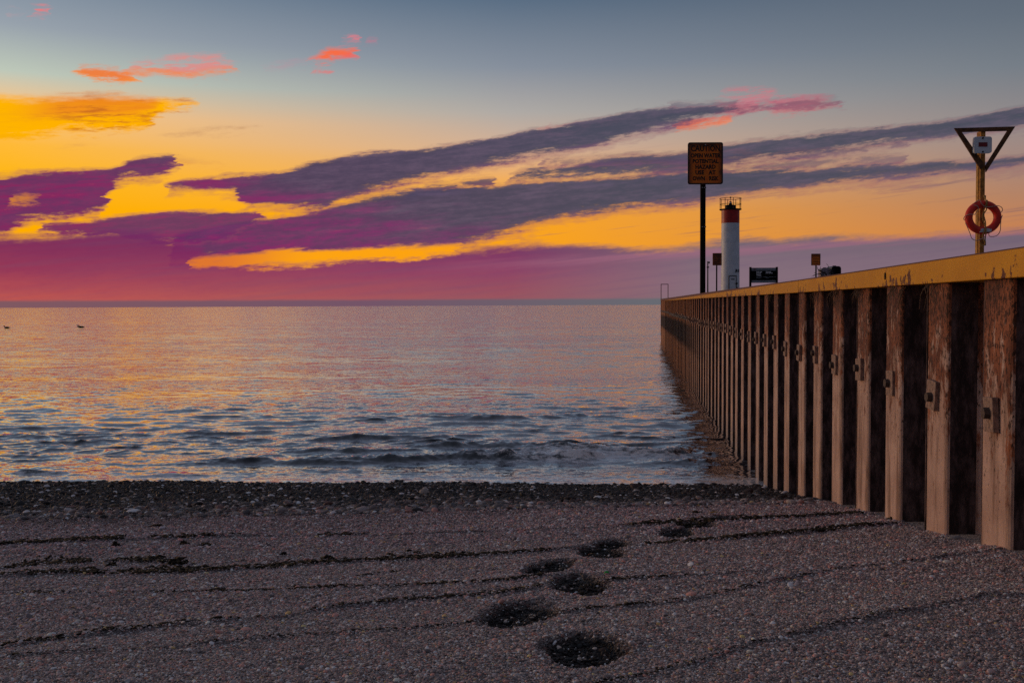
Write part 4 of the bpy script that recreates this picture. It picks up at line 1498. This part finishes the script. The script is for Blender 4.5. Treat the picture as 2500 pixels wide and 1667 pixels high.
tx('Fisheries and Oceans', 0.055, -W2 + 0.46, 0.925, 0.5, mat_signblk)
tx('Canada', 0.055, -W2 + 0.46, 0.87, 0.17, mat_signblk)
tx('Pêches et Océans', 0.055, 0.12, 0.925, 0.42, mat_signblk)
tx('Canada', 0.055, 0.12, 0.87, 0.17, mat_signblk)
tx('Small craft', 0.095, -W2 + 0.43, 0.725, 0.36)
tx('harbours', 0.095, -W2 + 0.43, 0.64, 0.29)
tx('Ports pour', 0.095, 0.13, 0.735, 0.34)
tx('petits bateaux', 0.095, 0.13, 0.655, 0.45)
tx('Whitby', 0.15, -W2 + 0.43, 0.51, 0.32)
tx('No mooring or fishing', 0.06, -W2 + 0.43, 0.385, 0.58)
tx('at your own risk', 0.06, -W2 + 0.43, 0.325, 0.32)
tx('Accès à vos risques', 0.06, 0.13, 0.385, 0.52)
tx('et périls', 0.06, 0.13, 0.33, 0.25)
tx('Canada', 0.10, -W2 + 0.36, 0.085, 0.3, mat_signblk)
# the print under the town's name cannot be read in the photograph: keep it as plain rules of the same size
for o in list(pn.children):
    if o.name.startswith('lettering') and abs(o.location.z - (zbot + H * 0.36)) < H * 0.045:
        bpy.data.objects.remove(o)
for x0_, z0_, l_ in ((-W2 + 0.43, 0.385, 0.14), (-W2 + 0.62, 0.38, 0.18), (-W2 + 0.86, 0.395, 0.20), (-W2 + 0.43, 0.325, 0.30), (0.13, 0.37, 0.12), (0.32, 0.385, 0.30), (0.66, 0.395, 0.12), (0.13, 0.33, 0.2)):
    MB().box(x0_ + l_ / 2, -0.0345, zbot + H * z0_, l_, 0.004, 0.022).build('print_line', mat_band, pn)

# two rounded shells and twigs
dd = 42.0
def shell(px0, px1, pytop, mat, name, lab, depth, op, ww):
    a, b_ = HZ(px0, pytop, dd), HZ(px1, pytop, dd)
    w = b_.x - a.x
    h = a.z - DECK
    t = thing(name, lab, 'mailbox', ((a.x + b_.x) / 2, dd, DECK), R(ww), 'rounded dark boxes beside the orange sign')
    out = rrect(-w / 2, w / 2, h - 0.46, h, 0.11)
    inn = rrect(-w / 2 + 0.02, w / 2 - 0.02, h - 0.44, h - 0.02, 0.095)
    sh = ring_prism(out, inn, 0, depth).build('shell', mat, t, smooth=True)
    MB().prism(inn, depth * 0.75, depth * 0.78).build('back_panel', mat_bin, t)
    if not op:
        MB().prism(inn, 0.01, 0.03).build('front_panel', mat, t)
    MB().box(0, depth * 0.4, (h - 0.46) / 2, w * 0.55, depth * 0.4, h - 0.46).build('pedestal', mat_bin, t)
    MB().box(0, depth * 0.4, h + 0.015, w * 0.35, 0.05, 0.03).build('lid_ridge', mat_bin, t)
    return t


shell(2004.5, 2027.5, 654.5, mat_binp, 'rounded_bin', 'scuffed grey rounded box with twigs in front, left of the pair by the orange sign', 0.5, False, -4)
shell(2030, 2054, 649.8, mat_bin, 'rounded_bin', 'black rounded box with open dark front, right of the pair by the orange sign', 0.55, True, 5)
for nm in [o for o in bpy.data.objects if o.get('category') == 'mailbox']:
    nm['category'] = 'bin'
    nm['group'] = 'rounded dark bins beside the orange sign'
c0 = HZ(2006, 672, 41.2)
sh = thing('bare_shrub', 'leafless dark twigs sprawling in front of the scuffed grey rounded box', 'shrub', (c0.x, 41.2, DECK))
def twig(parent, pts, rr=0.012):
    Q = [HZ(px, py, 41.2) - Vector((c0.x, 41.2, DECK)) for px, py in pts]
    Q = [Vector((q.x, 0.08 * math.sin(i * 2.1 + px), q.z)) for i, (q, (px, py)) in enumerate(zip(Q, pts))]
    MB().tube(Q, [rr * (1 - 0.5 * k / len(Q)) for k in range(len(Q))], 5).build('branch', mat_twig, parent)
twig(sh, [(2026, 690), (2014, 667), (2004, 663), (1996, 658)], 0.03)
twig(sh, [(2014, 667), (2001, 667.5), (1997, 669)], 0.018)
twig(sh, [(2000, 660), (1997, 655), (1996.5, 651)], 0.012)
twig(sh, [(2004, 663), (2002, 656), (2003.5, 650.5)], 0.012)
twig(sh, [(2004, 663), (1999, 661), (1997, 656.5)], 0.012)
twig(sh, [(2020, 690), (2004, 668), (1994, 670), (1987, 673)], 0.022)
twig(sh, [(1994, 670), (1989, 667), (1987.5, 665.5)], 0.012)
twig(sh, [(1992, 671), (1987, 671.5), (1983, 675)], 0.010)
twig(sh, [(2024, 690), (2025, 665), (2022, 648), (2019, 644)], 0.012)
twig(sh, [(2012, 690), (2018, 668), (2030, 665), (2036, 668)], 0.022)
twig(sh, [(2026, 660), (2021, 662), (2012, 664)], 0.012)

# ------------------------------------------------------------------ life ring post
dd = 20.0
LP = lambda px, py: HZ(px, py, dd)
YP = 20.22
c0 = HZ(2397, 600, YP - 0.09)
lp = thing('life_ring_post', 'yellow brown timber post with triangular top frame and small white box sign', 'post', (c0.x, YP, DECK))
rel = lambda px, py, d=YP - 0.10: HZ(px, py, d) - Vector((c0.x, YP, DECK))
pw = 11.0 * dd / 2400
top = rel(2399, 320)
MB().box(0, 0, top.z / 2, pw, 0.19, top.z, bev=0.004).build('post', mat_wood, lp)
# lighter strip nailed on the left side of the post
MB().box(-pw / 2 - 0.007, 0.03, top.z / 2 - 0.1, 0.012, pw, top.z - 0.25).build('side_board', flat_mat('yellow_board', (0.55, 0.28, 0.04), 0.7, var=0.2, scale=14), lp)
A, B, C = rel(2328.5, 314), rel(2476.5, 310), rel(2405.5, 418)
Ai, Bi, Ci = rel(2346, 323.5), rel(2458, 320.5), rel(2403, 404)
def beam4(p1, p2, p3, p4, name, y0, y1, mat):
    mb = MB()
    mb.prism([(q.x, q.z) for q in (p1, p2, p3, p4)], y0, y1)
    return mb.build(name, mat, lp)
Cl = rel(2391, 412); Cr = rel(2406, 421)
beam4(A, B, Bi, Ai, 'top_bar', -0.14, -0.10, mat_woodd)
beam4(A, rel(2346, 323.0), rel(2404, 406), rel(2392, 414), 'left_brace', -0.139, -0.101, mat_woodd)
beam4(B, rel(2458, 320.0), rel(2404.5, 405), rel(2405.5, 421), 'right_brace', -0.139, -0.101, mat_woodd)
# white box sign
s0, s1 = rel(2378.5, 334, YP - 0.22), rel(2421.5, 374, YP - 0.22)
bx = MB().prism(rrect(s0.x, s1.x, s1.z, s0.z, 0.045), -0.22, -0.145).build('sign_box', mat_white, lp)
r0, r1 = rel(2389, 348, YP - 0.22), rel(2410.5, 358.5, YP - 0.22)
lb = MB().box((r0.x + r1.x) / 2, -0.222, (r0.z + r1.z) / 2, r1.x - r0.x, 0.006, r0.z - r1.z).build('label', mat_redlabel, bx)
for py in (337.5, 371):
    q = rel(2399.5, py, YP - 0.22)
    MB().tube([(q.x, -0.232, q.z), (q.x, -0.22, q.z)], 0.018, 10).build('bolt', mat_black, bx)
for py in (481.5, 594):
    q = rel(2408, py)
    MB().box(q.x, 0.0, q.z, 0.045, 0.08, 0.085).build('bracket', mat_woodd, lp)

# ring
rc = LP(2400, 531) - Vector((c0.x, dd, DECK))
lr = thing('life_ring', 'round red life ring with pale grab rope hanging on the timber post', 'life ring', (c0.x + rc.x, dd, DECK + rc.z))
RO, RI = 44.0 * dd / 2400, 26.0 * dd / 2400
RM, RW = (RO + RI) / 2, (RO - RI) / 2
YR = 0.0
MB().tube([(RM * math.cos(2 * math.pi * k / 48), YR, RM * 0.92 * math.sin(2 * math.pi * k / 48)) for k in range(48)], [(RW, RW * 0.62) if False else (RW, RW)] * 48, 16, closed=True).build('ring', mat_ring, lr, smooth=True)
rr_ = lambda px, py, yo: (LP(px, py).x - c0.x - rc.x, yo, LP(px, py).z - DECK - rc.z)


def rope(pts, rad, mat, parent, name='grab_rope', n=5):
    # catmull-rom through the points
    Pn = [Vector(q) for q in pts]
    Pn = [Pn[0] * 2 - Pn[1]] + Pn + [Pn[-1] * 2 - Pn[-2]]
    out = []
    for i in range(1, len(Pn) - 2):
        for k in range(6):
            t_ = k / 6
            a_, b2, c_, d_ = Pn[i - 1], Pn[i], Pn[i + 1], Pn[i + 2]
            out.append(0.5 * ((2 * b2) + (c_ - a_) * t_ + (2 * a_ - 5 * b2 + 4 * c_ - d_) * t_ ** 2 + (-a_ + 3 * b2 - 3 * c_ + d_) * t_ ** 3))
    out.append(Pn[-2])
    return MB().tube(out, rad, n).build(name, mat, parent, smooth=True)


yf = YR - RW - 0.012
rope([rr_(2372, 501, yf + 0.09), rr_(2380, 494, yf + 0.06), rr_(2388, 489.5, yf + 0.01), rr_(2391, 498, yf), rr_(2399, 505, yf), rr_(2408, 506.5, yf), rr_(2420, 505, yf), rr_(2432, 503.5, yf + 0.01), rr_(2443, 507, yf + 0.05), rr_(2447, 514, yf + 0.08), rr_(2443, 520, yf + 0.1)], 0.0075, mat_rope, lr)
rope([rr_(2372, 502, yf + 0.05), rr_(2380, 503.5, yf), rr_(2385, 511, yf + 0.02), rr_(2381, 519, yf + 0.04), rr_(2375, 524.5, yf), rr_(2364, 524.5, yf), rr_(2356, 527, yf + 0.05), rr_(2352.5, 533, yf + 0.08), rr_(2355, 538, yf + 0.1)], 0.0075, mat_rope, lr)
rope([rr_(2355, 545, yf + 0.05), rr_(2358, 554, yf + 0.03), rr_(2366, 570, yf + 0.05), rr_(2371, 583, yf + 0.05), rr_(2380, 588, yf), rr_(2392, 583.5, yf), rr_(2400, 578, yf), rr_(2402, 574, yf)], 0.0075, mat_rope, lr)
rope([rr_(2410, 570, yf + 0.02), rr_(2414, 577, yf + 0.06), rr_(2424, 578, yf + 0.06), rr_(2434, 574, yf + 0.06), rr_(2440, 564, yf + 0.06), rr_(2440, 552, yf + 0.04), rr_(2440, 537, yf + 0.02), rr_(2445, 526, yf + 0.05)], 0.0075, mat_rope, lr)
# white label wrapped on the lower ring
q = rr_(2402, 563, YR)
MB().prism([(q[0] - 0.12, q[2] - 0.04), (q[0] + 0.11, q[2] - 0.03), (q[0] + 0.12, q[2] + 0.025), (q[0] + 0.03, q[2] + 0.04), (q[0] - 0.09, q[2] + 0.035)], YR - RW - 0.010, YR - RW * 0.6).build('label', mat_label, lr)
rpth = thing('throw_rope', 'yellow brown rope looped down the timber post through the life ring', 'rope', (c0.x + rc.x, dd, DECK + rc.z))
rope([rr_(2402, 478, yf + 0.09), rr_(2402, 496, yf - 0.02), rr_(2401, 512, yf + 0.06), rr_(2398, 530, yf + 0.08), rr_(2402, 548, yf + 0.06), rr_(2401, 566, yf - 0.02), rr_(2403, 582, yf + 0.05), rr_(2404, 596, yf + 0.08), rr_(2398, 600, yf + 0.08), rr_(2391, 594, yf + 0.08)], 0.013, mat_roped, rpth, 'strand')
rope([rr_(2404, 490, yf - 0.02), rr_(2406, 512, yf + 0.05), rr_(2401, 524, yf + 0.07), rr_(2404, 545, yf + 0.05), rr_(2398, 562, yf - 0.025), rr_(2396, 576, yf + 0.04), rr_(2402, 590, yf + 0.07)], 0.012, mat_roped, rpth, 'strand')

# ------------------------------------------------------------------ water birds
def bird(px, py, lab, heading=1, ln=0.75, tall=1.0, d=None, name='duck'):
    x, y = wpt(px, py)
    mb = MB()
    s = ln * (-heading)
    # one continuous loft: tail -> back -> breast -> neck -> head -> bill ; bird faces left
    spine = [(0.62, 0.10), (0.45, 0.11), (0.20, 0.12), (-0.10, 0.12), (-0.30, 0.12), (-0.42, 0.17), (-0.44, 0.27), (-0.43, 0.36 * tall), (-0.47, 0.43 * tall), (-0.56, 0.43 * tall), (-0.66, 0.41 * tall)]
    rad = [0.02, 0.07, 0.15, 0.17, 0.14, 0.085, 0.055, 0.055, 0.075, 0.055, 0.015]
    mb.tube([(a * ln * heading, 0, b * ln) for a, b in spine], [r_ * ln for r_ in rad], 12)
    o = mb.build(name, mat_bird, smooth=True)
    o.location = (x, y, 0.02)
    return tag(o, lab, 'duck', 'ducks floating on the lake')


bird(17, 801.5, 'dark duck floating alone near the left edge of the picture', 1, 0.95, 1.0)
bird(199, 800.0, 'dark duck floating in front of the pair further from the left edge', 1, 0.95, 0.95)
bird(193, 798.5, 'smaller duck half hidden behind the other duck of the pair', 1, 0.7, 1.25)

print('OBJECTS', len(bpy.data.objects))
